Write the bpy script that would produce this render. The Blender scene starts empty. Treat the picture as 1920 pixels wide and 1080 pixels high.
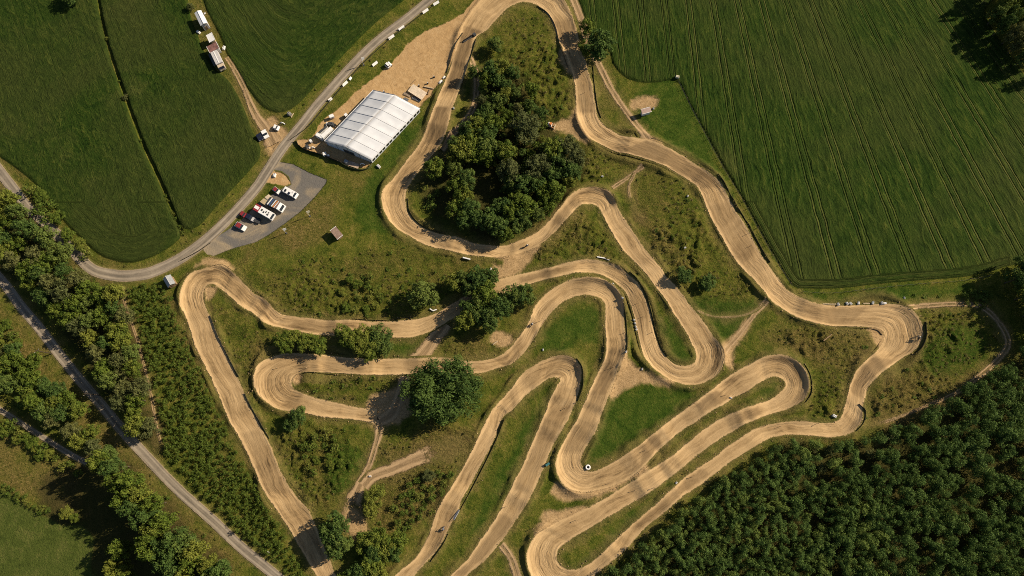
import bpy, bmesh, math, random
import numpy as np
from mathutils import Vector, Matrix

SC = bpy.context.scene
COL = SC.collection
RS = np.random.RandomState(7)
random.seed(11)

# ------------------------------------------------------------------ camera
W, H = 1920.0, 1080.0
TILT = math.radians(12.5)
DIST = 236.0
LENS = 24.3
FPX = W * LENS / 36.0
CAM = np.array([0.0, -DIST * math.sin(TILT), DIST * math.cos(TILT)])

def P(x, y, z=0.0):
    """photo pixel -> world point on the plane at height z"""
    x = np.asarray(x, float); y = np.asarray(y, float)
    cx = (x - W / 2) / FPX; cy = -(y - H / 2) / FPX
    ct, st = math.cos(TILT), math.sin(TILT)
    dy = cy * ct + st
    dz = cy * st - ct
    t = (z - CAM[2]) / dz
    return np.stack([CAM[0] + cx * t, CAM[1] + dy * t], -1)

def P3(x, y, z=0.0):
    p = P(x, y, z)
    return Vector((float(p[0]), float(p[1]), z))

def SZ(px, x, y):
    """length in metres of px pixels (horizontal) at a photo pixel"""
    return float(abs(P(x + px / 2.0, y)[0] - P(x - px / 2.0, y)[0]))

def poly(pts):
    a = np.array(pts, float)
    return P(a[:, 0], a[:, 1])

# ------------------------------------------------------------------ noise
def _hash(ix, iy, seed):
    h = (ix.astype(np.int64) * 374761393 + iy.astype(np.int64) * 668265263 + seed * 1442695041) & 0xFFFFFFFF
    h = ((h ^ (h >> 13)) * 1274126177) & 0xFFFFFFFF
    return ((h ^ (h >> 16)) & 0xFFFFFF) / float(0xFFFFFF)

def vnoise(X, Y, sc, seed):
    x = X * sc; y = Y * sc
    ix = np.floor(x); iy = np.floor(y)
    fx = x - ix; fy = y - iy
    fx = fx * fx * (3 - 2 * fx); fy = fy * fy * (3 - 2 * fy)
    a = _hash(ix, iy, seed); b = _hash(ix + 1, iy, seed)
    c = _hash(ix, iy + 1, seed); d = _hash(ix + 1, iy + 1, seed)
    return (a + (b - a) * fx) * (1 - fy) + (c + (d - c) * fx) * fy

def fbm(X, Y, sc, seed, n=4):
    r = 0; a = 0.5; t = 0
    for k in range(n):
        r = r + a * vnoise(X, Y, sc * 2 ** k, seed + 17 * k); t += a; a *= 0.5
    return r / t

def sstep(a, b, x):
    t = np.clip((x - a) / (b - a), 0, 1)
    return t * t * (3 - 2 * t)

# ------------------------------------------------------------------ raster (0.5 m cells)
RES = 0.5
GX = np.arange(-235.0, 235.01, RES)
GY = np.arange(-150.0, 165.01, RES)
NX, NY = len(GX), len(GY)
XX, YY = np.meshgrid(GX, GY)          # [iy, ix]

def samp(A, x, y):
    fx = np.clip((np.asarray(x, float) - GX[0]) / RES, 0, NX - 1.001)
    fy = np.clip((np.asarray(y, float) - GY[0]) / RES, 0, NY - 1.001)
    ix = fx.astype(int); iy = fy.astype(int); fx = fx - ix; fy = fy - iy
    return ((A[iy, ix] * (1 - fx) + A[iy, ix + 1] * fx) * (1 - fy)
            + (A[iy + 1, ix] * (1 - fx) + A[iy + 1, ix + 1] * fx) * fy)

def inside(pg, X, Y):
    c = np.zeros(X.shape, bool)
    n = len(pg)
    for i in range(n):
        x1, y1 = pg[i]; x2, y2 = pg[(i + 1) % n]
        if y1 == y2: continue
        m = ((y1 > Y) != (y2 > Y)) & (X < (x2 - x1) * (Y - y1) / (y2 - y1) + x1)
        c ^= m
    return c

def segdist(X, Y, a, b):
    d = b - a; L = float(d @ d) + 1e-9
    t = np.clip(((X - a[0]) * d[0] + (Y - a[1]) * d[1]) / L, 0, 1)
    return np.hypot(X - a[0] - t * d[0], Y - a[1] - t * d[1])

def sdf_poly(pg, reach=14.0, X=None, Y=None):
    """signed distance, positive inside, clamped to +-reach, on the raster"""
    x0 = max(0, int((pg[:, 0].min() - reach - GX[0]) / RES)); x1 = min(NX, int((pg[:, 0].max() + reach - GX[0]) / RES) + 2)
    y0 = max(0, int((pg[:, 1].min() - reach - GY[0]) / RES)); y1 = min(NY, int((pg[:, 1].max() + reach - GY[0]) / RES) + 2)
    out = np.full((NY, NX), -reach)
    if x1 <= x0 or y1 <= y0: return out
    X = XX[y0:y1, x0:x1]; Y = YY[y0:y1, x0:x1]
    D = np.full(X.shape, reach)
    n = len(pg)
    for i in range(n):
        a, b = pg[i], pg[(i + 1) % n]
        u0 = max(0, int((min(a[0], b[0]) - reach - X[0, 0]) / RES)); u1 = int((max(a[0], b[0]) + reach - X[0, 0]) / RES) + 2
        v0 = max(0, int((min(a[1], b[1]) - reach - Y[0, 0]) / RES)); v1 = int((max(a[1], b[1]) + reach - Y[0, 0]) / RES) + 2
        if u1 <= 0 or v1 <= 0: continue
        sl = (slice(v0, v1), slice(u0, u1))
        if D[sl].size == 0: continue
        D[sl] = np.minimum(D[sl], segdist(X[sl], Y[sl], a, b))
    ins = inside(pg, X, Y)
    out[y0:y1, x0:x1] = np.where(ins, D, -D)
    return out

def smooth_poly(pts, step=2.0, closed=True):
    """Catmull-Rom through photo pixels, in world metres"""
    a = np.array(pts, float)
    return catmull(P(a[:, 0], a[:, 1]), step, closed)

def catmull(Q, step, closed=False):
    Q = np.asarray(Q, float); n = len(Q)
    segs = n if closed else n - 1
    out = []
    for i in range(segs):
        if closed:
            p0, p1, p2, p3 = Q[(i - 1) % n], Q[i], Q[(i + 1) % n], Q[(i + 2) % n]
        else:
            p1, p2 = Q[i], Q[i + 1]
            p0 = Q[i - 1] if i > 0 else 2 * p1 - p2
            p3 = Q[i + 2] if i + 2 < n else 2 * p2 - p1
        d = np.linalg.norm((p2 - p1)[:2])
        k = max(1, int(round(d / step)))
        t = (np.arange(k) / k)[:, None]
        out.append(0.5 * ((2 * p1) + (-p0 + p2) * t + (2 * p0 - 5 * p1 + 4 * p2 - p3) * t ** 2 + (-p0 + 3 * p1 - 3 * p2 + p3) * t ** 3))
    if not closed: out.append(Q[-1:])
    return np.concatenate(out)

# ------------------------------------------------------------------ the course, traced as right edge / left edge pairs (photo pixels)
MAIN = [
 # lower middle hairpin, from under the big tree
 (707,767,707,795),(667,763,667,788),(620,752,613,783),(580,742,570,775),(555,731,523,767),(547,719,493,748),(548,709,477,723),
 (556,701,478,700),(577,697,489,680),(600,698,530,663),(640,700,590,664),(687,703,680,672),(747,703,740,672),(783,701,785,671),(830,702,835,670),
 (897,700,877,677),(947,687,923,672),(962,682,950,658),(983,661,973,630),(1003,633,990,606),(1020,603,1004,573),(1040,580,1027,549),
 (1063,562,1063,527),(1093,553,1100,520),(1117,555,1133,525),(1130,563,1157,543),(1135,577,1167,563),(1134,613,1171,600),
 (1135,653,1172,653),(1128,683,1160,690),(1107,727,1147,727),(1093,760,1133,763),(1073,800,1117,807),(1053,833,1100,837),
 (1042,863,1090,857),(1043,887,1090,870),(1057,910,1097,880),(1083,923,1107,884),(1120,920,1130,877),(1160,907,1160,860),
 (1193,887,1200,832),(1247,833,1240,800),(1310,787,1293,760),(1370,750,1337,727),(1400,734,1370,702),(1425,717,1410,680),
 (1445,708,1440,666),(1457,707,1473,668),(1466,711,1500,683),(1472,720,1513,708),(1470,728,1513,733),(1460,738,1500,754),
 (1440,750,1470,769),(1397,763,1410,789),(1353,783,1367,813),(1313,810,1330,837),(1260,853,1287,870),(1213,883,1227,917),
 (1160,917,1190,940),(1120,942,1140,970),(1070,967,1107,990),(1027,987,1073,1010),(1003,1003,1050,1027),(988,1030,1043,1043),
 (987,1055,1046,1054),(999,1085,1056,1063),(1024,1112,1066,1067),(1058,1118,1078,1067),(1095,1095,1093,1063),
 (1117,1077,1106,1055),(1140,1057,1127,1037),(1173,1030,1153,1013),(1213,987,1187,980),(1250,957,1227,947),(1280,930,1257,917),
 (1313,910,1293,887),(1360,873,1330,863),(1400,847,1373,830),(1440,824,1417,803),(1473,816,1455,793),(1513,817,1500,789),
 (1563,820,1550,793),(1590,813,1573,785),(1610,793,1583,762),(1618,760,1588,737),(1627,727,1592,718),(1647,703,1603,693),
 (1687,675,1627,670),(1717,653,1648,652),(1727,627,1658,635),(1723,603,1656,622),(1703,580,1643,614),(1670,570,1607,613),
 (1613,572,1580,613),(1540,572,1537,610),(1503,560,1493,598),(1477,545,1460,577),(1460,527,1440,563),(1437,497,1423,540),
 (1410,447,1377,487),(1380,397,1337,420),(1360,360,1312,363),(1337,333,1293,340),(1297,303,1253,317),(1247,277,1200,297),
 (1217,265,1160,287),(1173,257,1123,270),(1140,240,1100,257),(1123,223,1083,227),(1117,200,1080,200),(1110,160,1077,160),
 (1100,123,1068,125),(1088,80,1052,90),(1075,37,1036,45),(1057,0,1020,20),(1035,-25,1003,8),(1000,-38,985,4),(955,-33,965,8),
 (905,-3,943,24),(870,42,912,57),(857,83,892,72),(842,130,875,130),(827,167,862,167),(815,200,850,203),(803,233,842,233),
 (787,267,828,270),(762,300,806,296),(738,333,777,333),(718,360,761,360),(718,390,763,393),(735,420,777,413),(763,440,800,430),
 (800,460,833,440),(847,472,867,448),(873,478,900,458),(933,483,947,460),(975,474,968,452),(1017,457,1007,435),(1060,415,1043,398),
 (1083,390,1070,367),(1097,383,1103,352),(1112,384,1137,358),(1123,390,1147,367),(1137,420,1167,403),(1167,467,1207,463),
 (1200,503,1243,510),(1237,550,1270,543),(1263,590,1307,590),(1290,633,1337,630),(1304,660,1355,660),(1303,677,1353,689),
 (1293,685,1333,711),(1273,685,1300,722),(1254,674,1260,715),(1238,653,1227,693),(1227,620,1207,667),(1217,577,1195,620),
 (1200,540,1187,587),(1180,517,1173,550),(1150,495,1150,527),(1107,487,1120,513),(1083,488,1087,512),(1027,502,1027,524),
 (973,514,980,537),(930,526,940,552),(893,542,902,574),(863,560,857,593),(817,587,807,622),(780,598,767,633),(713,602,713,633),
 (647,600,630,630),(613,600,590,628),(557,593,540,618),(523,587,500,607),(500,563,480,592),(476,550,461,580),(457,530,443,567),
 (423,499,407,537),(393,502,393,533),(360,513,384,540),(342,540,382,550),(338,567,383,570),(347,593,392,590),(362,637,407,623),
 (380,677,427,670),(397,713,447,710),(410,743,460,740),(433,793,480,783),(455,835,500,820),(480,885,522,868),(497,920,552,925),
 (523,963,577,953),(553,1013,593,987),(577,1053,619,1050),(593,1080,630,1078),(612,1112,650,1110),(640,1160,680,1155)]
UPPER_C = [   # the tall hairpin between the two long straights
 (770,1160,725,1160),(757,1120,715,1115),(777,1080,740,1080),(797,1057,780,1043),(827,1020,800,1010),(853,967,823,950),(877,917,843,917),
 (907,863,873,867),(927,823,897,817),(943,783,920,773),(962,768,950,738),(987,740,980,700),(1010,723,1010,680),(1027,711,1043,667),
 (1037,707,1067,668),(1048,709,1087,682),(1051,715,1090,700),(1043,724,1088,722),(1030,750,1080,750),(1020,777,1067,783),(997,830,1040,830),
 (980,873,1023,867),(963,903,1010,900),(950,930,983,953),(930,970,960,987),(900,1013,938,1018),(877,1047,907,1053),(848,1075,877,1078),
 (815,1110,845,1115),(770,1160,805,1165)]
JUMPS = [  # photo x, y, height m, ramp m, top m
 (1216,281,1.5,4,14),(1337,336,1.1,3,4),(1434,520,1.4,4,5),(835,215,1.5,4,10),(866,95,0.9,2,10),(1064,97,0.8,2,3),(858,462,1.2,3,4),
 (1068,388,1.2,3,9),(1054,500,1.0,3,8),(1185,545,1.0,3,3),(1223,507,1.3,3,4),(1256,560,1.1,3,5),(1152,668,1.4,4,4),(1205,856,1.2,3,5),
 (1240,818,1.0,3,3),(1330,757,1.2,4,6),(1396,776,1.5,4,4),(1214,908,1.1,3,5),(1265,873,1.0,3,4),(1147,1038,1.0,3,3),(514,905,1.5,4,6),
 (587,682,0.9,2,4),(1630,677,1.3,4,5),(690,688,0.8,3,3),(1020,790,0.9,3,3),(1062,735,0.8,3,4),(860,940,0.8,3,4),(640,616,0.9,3,4),
 (405,640,0.9,3,4),(452,765,1.0,3,5),(1380,423,1.0,3,4),(1520,583,0.8,3,6),(1298,610,0.9,3,4),(1095,175,0.9,3,5),(1000,935,0.9,3,4),
 (800,690,0.8,3,4),(1105,742,0.9,3,4),(1085,790,0.8,3,3),(1275,945,0.6,3,4),(900,505,0.6,3,3)]
# side paths: photo x, y, width px
PATHS = {
 'dirt_path': [
  [(1066,-20,16),(1078,5,16),(1091,40,16),(1103,80,15),(1125,125,15),(1145,165,15),(1170,203,14),(1192,232,15),(1215,265,20)],
  [(880,108,14),(890,130,13),(894,160,13),(888,200,13),(869,230,14),(845,255,18),(826,280,20)],
  [(1205,312,12),(1180,331,9),(1148,352,9)],[(1190,325,7),(1179,350,6),(1185,380,6),(1203,410,4)],
  [(835,606,32),(812,637,28),(793,665,34),(780,680,40)],
  [(713,788,20),(710,812,17),(700,850,14),(688,883,16),(672,917,26),(660,950,36),(668,982,34),(672,1004,24)],
  [(870,832,30),(845,840,34),(812,850,32),(775,863,28),(735,880,25),(700,893,24),(682,912,24)],
  [(1357,660,20),(1368,648,12),(1385,628,11),(1410,595,11),(1440,560,14)],[(1306,583,4),(1340,594,4),(1385,593,4),(1412,584,4),(1432,570,4)],
  [(1355,660,12),(1362,680,8),(1372,700,8)],
  [(1690,583,14),(1705,577,13),(1740,573,12),(1793,570,11),(1833,573,12),(1863,593,13),(1886,627,14),(1888,652,14),(1863,682,13),(1826,713,11),(1790,738,9),(1740,760,8),(1690,780,7),(1650,794,7),(1608,807,6)],
  [(926,1005,16),(945,1028,16),(957,1045,17),(968,1075,18),(978,1120,18)],
  [(227,537,8),(231,562,7),(240,590,7),(253,627,7),(261,652,7),(267,677,7),(277,720,7),(284,750,7),(292,797,7),(300,830,6)],
  [(425,108,10),(438,128,11),(455,160,12),(468,192,14),(482,220,18),(499,242,24),(514,270,32)],
  [(760,705,22),(750,740,22),(735,775,26),(712,790,20)],
  ],
 'paved_road': [
  [(-60,245,20),(-25,290,20),(8,333,20),(33,365,20),(50,387,19),(75,410,19),(100,433,20),(127,460,20),(147,482,21),(165,500,21),(187,511,22),(227,517,23),(258,515,23),(283,510,23),(333,487,22),(383,452,22),(433,405,21),(480,352,21),(500,322,21),(530,277,20),(567,232,19),(590,203,19),(620,168,19),(670,113,19),(713,72,18),(763,34,18),(810,-4,18),(850,-34,18),(880,-55,18)],
  [(-50,460,18),(-20,500,18),(10,535,18),(40,576,19),(73,615,19),(107,660,19),(150,714,19),(187,757,19),(227,805,20),(277,860,20),(333,918,20),(400,978,20),(450,1025,20),(500,1066,20),(545,1103,20),(590,1140,20)],
  [(-40,746,10),(0,769,11),(50,801,11),(100,833,11),(135,854,11),(163,868,11)]],
}
def polyline_pairs(ctrl):
    a = np.array(ctrl, float)
    Q = P(a[:, 0], a[:, 1])
    hw = np.array([SZ(w, x, y) / 2 for x, y, w in ctrl])
    Q3 = np.column_stack([Q, hw])
    return Q3

class Strip:
    pass

def strip_from_pairs(st, step):
    a = np.array(st, float)
    R = P(a[:, 0], a[:, 1]); L = P(a[:, 2], a[:, 3])
    C = np.column_stack([(R + L) / 2, L - R])
    S = catmull(C, step)
    # light smoothing
    for _ in range(3):
        S[1:-1] = 0.25 * S[:-2] + 0.5 * S[1:-1] + 0.25 * S[2:]
    s = Strip()
    s.c = S[:, :2]; lr = S[:, 2:]
    s.hw = np.linalg.norm(lr, axis=1) / 2
    s.n = lr / (2 * s.hw[:, None])       # to the left
    return finish_strip(s)

def strip_from_center(ctrl, step):
    S = catmull(polyline_pairs(ctrl), step)
    for _ in range(2):
        S[1:-1] = 0.25 * S[:-2] + 0.5 * S[1:-1] + 0.25 * S[2:]
    s = Strip(); s.c = S[:, :2]; s.hw = S[:, 2]
    t = np.gradient(s.c, axis=0); t /= np.linalg.norm(t, axis=1)[:, None]
    s.n = np.column_stack([-t[:, 1], t[:, 0]])
    return finish_strip(s)

def finish_strip(s):
    d = np.linalg.norm(np.diff(s.c, axis=0), axis=1)
    s.run = np.concatenate([[0], np.cumsum(d)])
    t = np.gradient(s.c, axis=0); t /= (np.linalg.norm(t, axis=1)[:, None] + 1e-9)
    ang = np.unwrap(np.arctan2(t[:, 1], t[:, 0]))
    k = np.gradient(ang) / (np.gradient(s.run) + 1e-6)
    ker = np.ones(9) / 9
    s.k = np.convolve(k, ker, 'same')    # >0 turns left
    s.t = t
    return s

def stamp(s, reach):
    """per raster cell: signed offset to left, half width, run, curvature of nearest station"""
    best = np.full((NY, NX), 1e9); idx = np.full((NY, NX), -1, int)
    for i in range(len(s.c)):
        r = s.hw[i] + reach
        x0 = int((s.c[i, 0] - r - GX[0]) / RES); x1 = int((s.c[i, 0] + r - GX[0]) / RES) + 2
        y0 = int((s.c[i, 1] - r - GY[0]) / RES); y1 = int((s.c[i, 1] + r - GY[0]) / RES) + 2
        x0, y0 = max(x0, 0), max(y0, 0); x1, y1 = min(x1, NX), min(y1, NY)
        if x1 <= x0 or y1 <= y0: continue
        D = (XX[y0:y1, x0:x1] - s.c[i, 0]) ** 2 + (YY[y0:y1, x0:x1] - s.c[i, 1]) ** 2
        b = best[y0:y1, x0:x1]; m = D < b
        b[m] = D[m]; idx[y0:y1, x0:x1][m] = i
    ok = idx >= 0
    j = np.where(ok, idx, 0)
    off = (XX - s.c[j, 0]) * s.n[j, 0] + (YY - s.c[j, 1]) * s.n[j, 1]
    along = np.sqrt(np.maximum(best, 0)); dist = np.where(ok, along, 1e3)
    return ok, j, off, dist

TRACKS = [strip_from_pairs(MAIN, 0.6), strip_from_pairs(UPPER_C, 0.6)]
PSTR = {k: [strip_from_center(c, 0.7) for c in v] for k, v in PATHS.items()}

# ------------------------------------------------------------------ regions (photo pixels)
FIELD_L1 = [(-90,-60),(175,-60),(181,0),(191,50),(206,108),(230,180),(262,266),(298,345),(318,392),(337,432),(338,446),(300,474),(250,492),(212,488),(180,474),(150,446),(115,410),(90,372),(60,340),(25,312),(-10,288),(-90,230)]
FIELD_L2 = [(189,-60),(187,0),(196,50),(211,106),(236,176),(268,264),(304,343),(324,390),(345,428),(372,424),(405,388),(440,350),(472,315),(488,292),(486,268),(474,248),(462,214),(447,180),(428,150),(406,132),(396,112),(380,92),(372,66),(362,44),(356,20),(352,-10),(348,-60)]
FIELD_M = [(377,-60),(381,0),(396,36),(414,70),(424,98),(440,128),(455,152),(472,178),(492,200),(520,212),(548,204),(575,180),(606,144),(640,108),(678,68),(712,36),(745,10),(775,-14),(810,-50)]
FIELD_R = [(1066,-60),(1081,-8),(1098,40),(1120,62),(1142,92),(1148,118),(1168,142),(1195,154),(1232,155),(1262,150),(1274,158),(1298,206),(1330,264),(1354,308),(1392,372),(1420,425),(1452,482),(1484,534),(1512,541),(1580,540),(1640,533),(1720,526),(1800,520),(1862,508),(1885,500),(1990,480),(2040,470),(2040,300),(1990,230),(1945,180),(1912,130),(1880,84),(1858,50),(1846,20),(1840,-60)]
PASTURE = [(-60,890),(0,912),(30,936),(62,958),(92,972),(118,985),(150,985),(175,1010),(170,1060),(160,1130),(-60,1130)]
SAND = [(900,-8),(862,28),(843,40),(820,48),(790,62),(770,77),(756,92),(742,108),(728,122),(712,136),(694,150),(678,164),(662,178),(648,192),(632,205),(618,215),(604,225),(594,240),(586,257),(570,262),(558,262),(556,266),(566,277),(580,284),(602,290),(628,300),(650,308),(668,314),(684,314),(694,308),(698,300),(740,255),(785,203),(800,188),(812,172),(828,152),(842,126),(856,98),(884,60),(920,30),(940,0)]
LOT = [(524,303),(549,307),(581,324),(613,336),(611,344),(590,370),(562,398),(538,416),(503,441),(479,454),(433,467),(400,480),(388,477),(376,464),(383,455),(402,446),(420,435),(438,422),(457,408),(472,392),(487,378),(510,364),(530,352),(546,346),(541,331),(528,321),(512,318),(505,312),(514,302)]
ISLAND = [(511,320),(526,323),(539,332),(544,343),(532,347),(514,345),(500,345),(496,341),(504,330)]
DIRT_FANS = [
 [(1086,176),(1083,205),(1074,215),(1050,228),(1032,233),(1040,241),(1062,247),(1088,262),(1105,266),(1100,220)],
 [(1048,92),(1050,110),(1062,130),(1075,140),(1066,110),(1060,95)],
 [(928,482),(940,484),(945,492),(940,500),(926,494),(922,505),(935,522),(950,522),(970,512),(986,500),(998,478),(1012,458),(985,466)],
 [(1166,655),(1175,668),(1190,682),(1208,694),(1230,704),(1262,716),(1250,722),(1220,718),(1190,722),(1165,732),(1148,748),(1140,740),(1152,712)],
 [(1040,905),(1034,920),(1046,935),(1070,940),(1100,936),(1130,926),(1160,915),(1180,900),(1200,893),(1215,880),(1206,866),(1150,900),(1080,915)],
 [(1020,962),(1010,985),(1000,1010),(1030,1000),(1070,975),(1110,955),(1080,950),(1050,958)],
 [(1186,190),(1196,184),(1215,181),(1232,186),(1228,198),(1210,204),(1192,205),(1184,200)],
 [(380,488),(400,486),(420,488),(438,505),(430,510),(400,500),(380,498),(366,500)],
 [(925,622),(940,622),(958,632),(962,640),(950,648),(930,648),(920,640)],
 [(498,232),(512,222),(530,240),(540,255),(520,290),(508,296),(500,270)],
 [(640,975),(662,950),(688,985),(694,1000),(676,1012),(664,1008)],
 [(1205,262),(1220,258),(1236,268),(1240,276),(1215,272)],
 [(690,745),(720,735),(760,730),(770,770),(750,790),(715,795),(695,790)],
 [(1630,612),(1645,612),(1662,630),(1650,650),(1640,640)],
 [(545,700),(560,696),(565,706),(552,722)],
 [(1350,648),(1362,642),(1380,624),(1398,602),(1404,610),(1388,636),(1374,662),(1372,692),(1358,684)],
 [(382,540),(392,534),(404,540),(396,556),(386,560)],
]
LUSH = [  # darker, mown or lusher grass
 [(1120,790),(1160,730),(1250,725),(1320,725),(1345,735),(1250,800),(1150,860),(1105,872),(1095,850)],
 [(1010,640),(1050,585),(1095,570),(1120,590),(1118,640),(1075,640),(1040,660)],
 [(955,840),(1000,770),(1035,720),(1040,735),(1000,820),(960,900),(900,990),(880,1000)],
 [(1235,590),(1260,610),(1290,650),(1295,675),(1265,675),(1245,650)],
 [(1280,570),(1310,560),(1420,565),(1425,575),(1390,630),(1360,645),(1330,600)],
 [(690,330),(730,310),(715,360),(725,410),(750,440),(700,440),(660,400)],
 [(1500,552),(1600,545),(1750,535),(1820,540),(1760,560),(1660,562),(1540,566)],
 [(1080,1060),(1200,960),(1240,930),(1260,930),(1180,1005),(1110,1055)],
 [(1420,735),(1450,715),(1465,720),(1450,740),(1400,755)],
 [(640,660),(760,640),(800,640),(775,668),(690,668)],
 [(700,310),(790,210),(810,200),(790,250),(740,310)],
 [(610,860),(640,830),(690,850),(680,880),(640,920),(610,910)],
 [(1740,640),(1800,610),(1850,620),(1850,660),(1780,700),(1730,690)],
 [(1200,160),(1270,155),(1330,270),(1375,370),(1330,330),(1240,265),(1200,215)],
]
DRY = [  # brown, dry or bare ground
 [(-40,790),(60,845),(130,870),(160,880),(130,970),(70,940),(-40,880)],
 [(-10,570),(40,620),(100,690),(150,740),(190,790),(250,850),(320,940),(400,1020),(450,1060),(430,1080),(330,990),(240,880),(150,800),(90,740),(20,640)],
 [(300,560),(325,560),(360,640),(340,650)],
 [(850,640),(920,630),(960,640),(920,668),(840,665)],
 [(720,880),(800,880),(830,870),(800,950),(740,1000),(700,980)],
 [(700,840),(800,820),(870,790),(900,790),(860,850),(720,870)],
 [(540,420),(640,350),(620,430),(500,480),(450,490)],
 [(480,640),(520,700),(500,760),(470,720)],
 [(1440,620),(1640,630),(1600,690),(1520,680),(1440,650)],
 [(1660,700),(1740,680),(1830,720),(1700,790),(1630,790)],
 [(345,-40),(377,-40),(400,60),(430,130),(480,210),(520,220),(520,290),(495,270),(460,200),(410,130),(370,60)],
 [(1010,400),(1090,400),(1080,440),(1000,490),(985,490)],
 [(1190,400),(1230,420),(1290,500),(1250,500)],
 [(-40,300),(60,370),(110,420),(80,420),(-40,330)],
 [(0,290),(20,200),(60,250),(100,310),(60,330)],
]
ROUGH = [  # hummocky tussock grass
 [(440,500),(520,490),(640,480),(740,450),(840,480),(900,490),(900,520),(760,590),(640,596),(520,585),(480,545)],
 [(930,40),(1020,30),(1050,110),(1075,200),(1020,230),(960,140),(900,100)],
 [(1190,330),(1260,320),(1330,420),(1410,550),(1300,560),(1230,470)],
 [(1020,440),(1090,400),(1150,440),(1190,500),(1100,485),(1000,500)],
 [(520,810),(640,800),(690,830),(650,920),(580,950),(530,880)],
 [(560,705),(700,708),(760,710),(700,760),(600,745)],
 [(850,635),(960,630),(950,660),(830,665)],
 [(1180,530),(1230,600),(1220,620),(1195,560)],
 [(1440,620),(1640,615),(1600,690),(1580,780),(1520,780),(1520,680)],
 [(1700,585),(1840,580),(1875,640),(1840,690),(1700,780),(1640,770),(1680,690),(1730,640)],
 [(700,830),(860,800),(890,820),(800,960),(740,1000),(700,900)],
 [(1110,270),(1200,300),(1150,345),(1090,340)],
 [(400,570),(450,590),(500,640),(470,740),(430,640)],
]
FOREST = [(1096,1110),(1125,1085),(1165,1058),(1200,1030),(1240,994),(1275,966),(1310,938),(1340,915),(1380,886),(1410,866),(1445,842),(1500,828),(1550,836),(1600,832),(1650,818),(1700,795),(1760,760),(1830,718),(1890,684),(1925,655),(1990,640),(1990,1130),(1090,1130)]
THICKET = [(236,540),(262,532),(300,530),(312,545),(330,595),(352,645),(378,700),(402,760),(430,820),(458,875),(490,930),(530,1000),(560,1060),(575,1095),(545,1085),(500,1040),(440,990),(390,935),(340,880),(312,850),(304,800),(290,735),(275,670),(262,620),(250,580)]
LITTER_SHADE = [  # dark litter under dense trees, plus a cast shadow painted at lower left
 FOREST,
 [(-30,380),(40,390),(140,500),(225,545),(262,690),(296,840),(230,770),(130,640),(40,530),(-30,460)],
 [(160,860),(215,860),(300,940),(420,1090),(200,1090),(90,1000),(80,920)],  # spreads left past the tall row to darken its cast shadow
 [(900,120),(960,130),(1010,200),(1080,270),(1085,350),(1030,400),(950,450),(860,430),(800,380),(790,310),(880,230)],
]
print('stage: traced')
# ------------------------------------------------------------------ raster fields
def maxsd(pgs, reach=14.0, sm=True, step=2.0):
    out = np.full((NY, NX), -reach)
    for p in pgs:
        q = smooth_poly(p, step) if sm else poly(p)
        out = np.maximum(out, sdf_poly(q, reach))
    return out

FIELD_PG = [smooth_poly(p, 3.0) for p in (FIELD_L1, FIELD_L2, FIELD_M, FIELD_R)]
FSD = [sdf_poly(p, 14.0) for p in FIELD_PG]
sdF = np.maximum.reduce(FSD)
sdPast = maxsd([PASTURE])
sdSand = np.maximum(maxsd([SAND]), maxsd([ISLAND]))
sdFan = maxsd(DIRT_FANS)
sdLot = np.minimum(maxsd([LOT], sm=False), 20)
n_a = fbm(XX, YY, 0.11, 3, 4) - 0.5
n_b = fbm(XX, YY, 0.45, 9, 3) - 0.5
def soft(pgs, w=3.0, wob=9.0):
    return sstep(-w, w, maxsd(pgs) + n_a * wob + n_b * 4)
lush = soft(LUSH, 2.2, 6.0)
dry = soft(DRY, 3.5)
rough = soft(ROUGH, 3.0)
under = soft(LITTER_SHADE, 3.0)

def inv(X, Y):
    """world ground point -> photo pixel"""
    dx = X - CAM[0]; dy = Y - CAM[1]; dz = -CAM[2]
    ct, st = math.cos(TILT), math.sin(TILT)
    yc = dy * ct + dz * st; zc = -dy * st + dz * ct
    return W / 2 + FPX * dx / -zc, H / 2 - FPX * yc / -zc

PXX, PYY = inv(XX, YY)
# crop row coordinate (metres across the rows) and along-row coordinate
c = PXX.copy()
for _ in range(12):
    s_ = 0.16 + 0.50 * np.clip((c - 1330) / 420.0, -0.1, 1.3)
    c = 0.5 * c + 0.5 * (PXX - s_ * (PYY))
rowR = c / 5.4; alongR = PYY / 5.0
cl = PXX - 0.34 * PYY + 0.00012 * (PYY - 150) ** 2
rowL = cl / 5.4; alongL = PYY / 5.0
head = FSD[3]
hm = sstep(11.0, 8.5, head) * (PYY > 330)
rowL = np.where((FSD[0] > 0) & (FSD[0] < 9.0) & (PYY > 380), FSD[0] * 1.0 + 40, rowL)
rowM = FSD[2] + 0.02 * PXX
def linedist(a, b):
    A_, B_ = P(*a), P(*b); d = (B_ - A_) / np.linalg.norm(B_ - A_)
    return (XX - A_[0]) * d[1] - (YY - A_[1]) * d[0]
_a = -linedist((381, 0), (492, 200)) + 1.5 * n_a; _b = -linedist((520, 212), (775, -14)) + 1.5 * n_b
rowM = -7.0 * np.log(np.exp(-np.clip(_a, -60, 120) / 7.0) + np.exp(-np.clip(_b, -60, 120) / 7.0))
row = np.where(FSD[3] > -2, rowR, np.where(FSD[2] > -2, rowM, rowL))
along = np.where(FSD[3] > -2, alongR, np.where(FSD[2] > -2, (PXX - PYY) / 7.5, alongL))
hsel = (FSD[3] > -2) & (head < 3.0) & (PYY > 380) & (PXX < 1890)
row = np.where(hsel, head * 1.0 + 2.0, row)
along = np.where(hsel, PXX / 5.0, along)
tram = np.where(FSD[3] > -2, np.where(head < 5, 0.55, 1.0), np.where(FSD[2] > -2, 0.24, 0.16)) * (sdF > 0.5)

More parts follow.
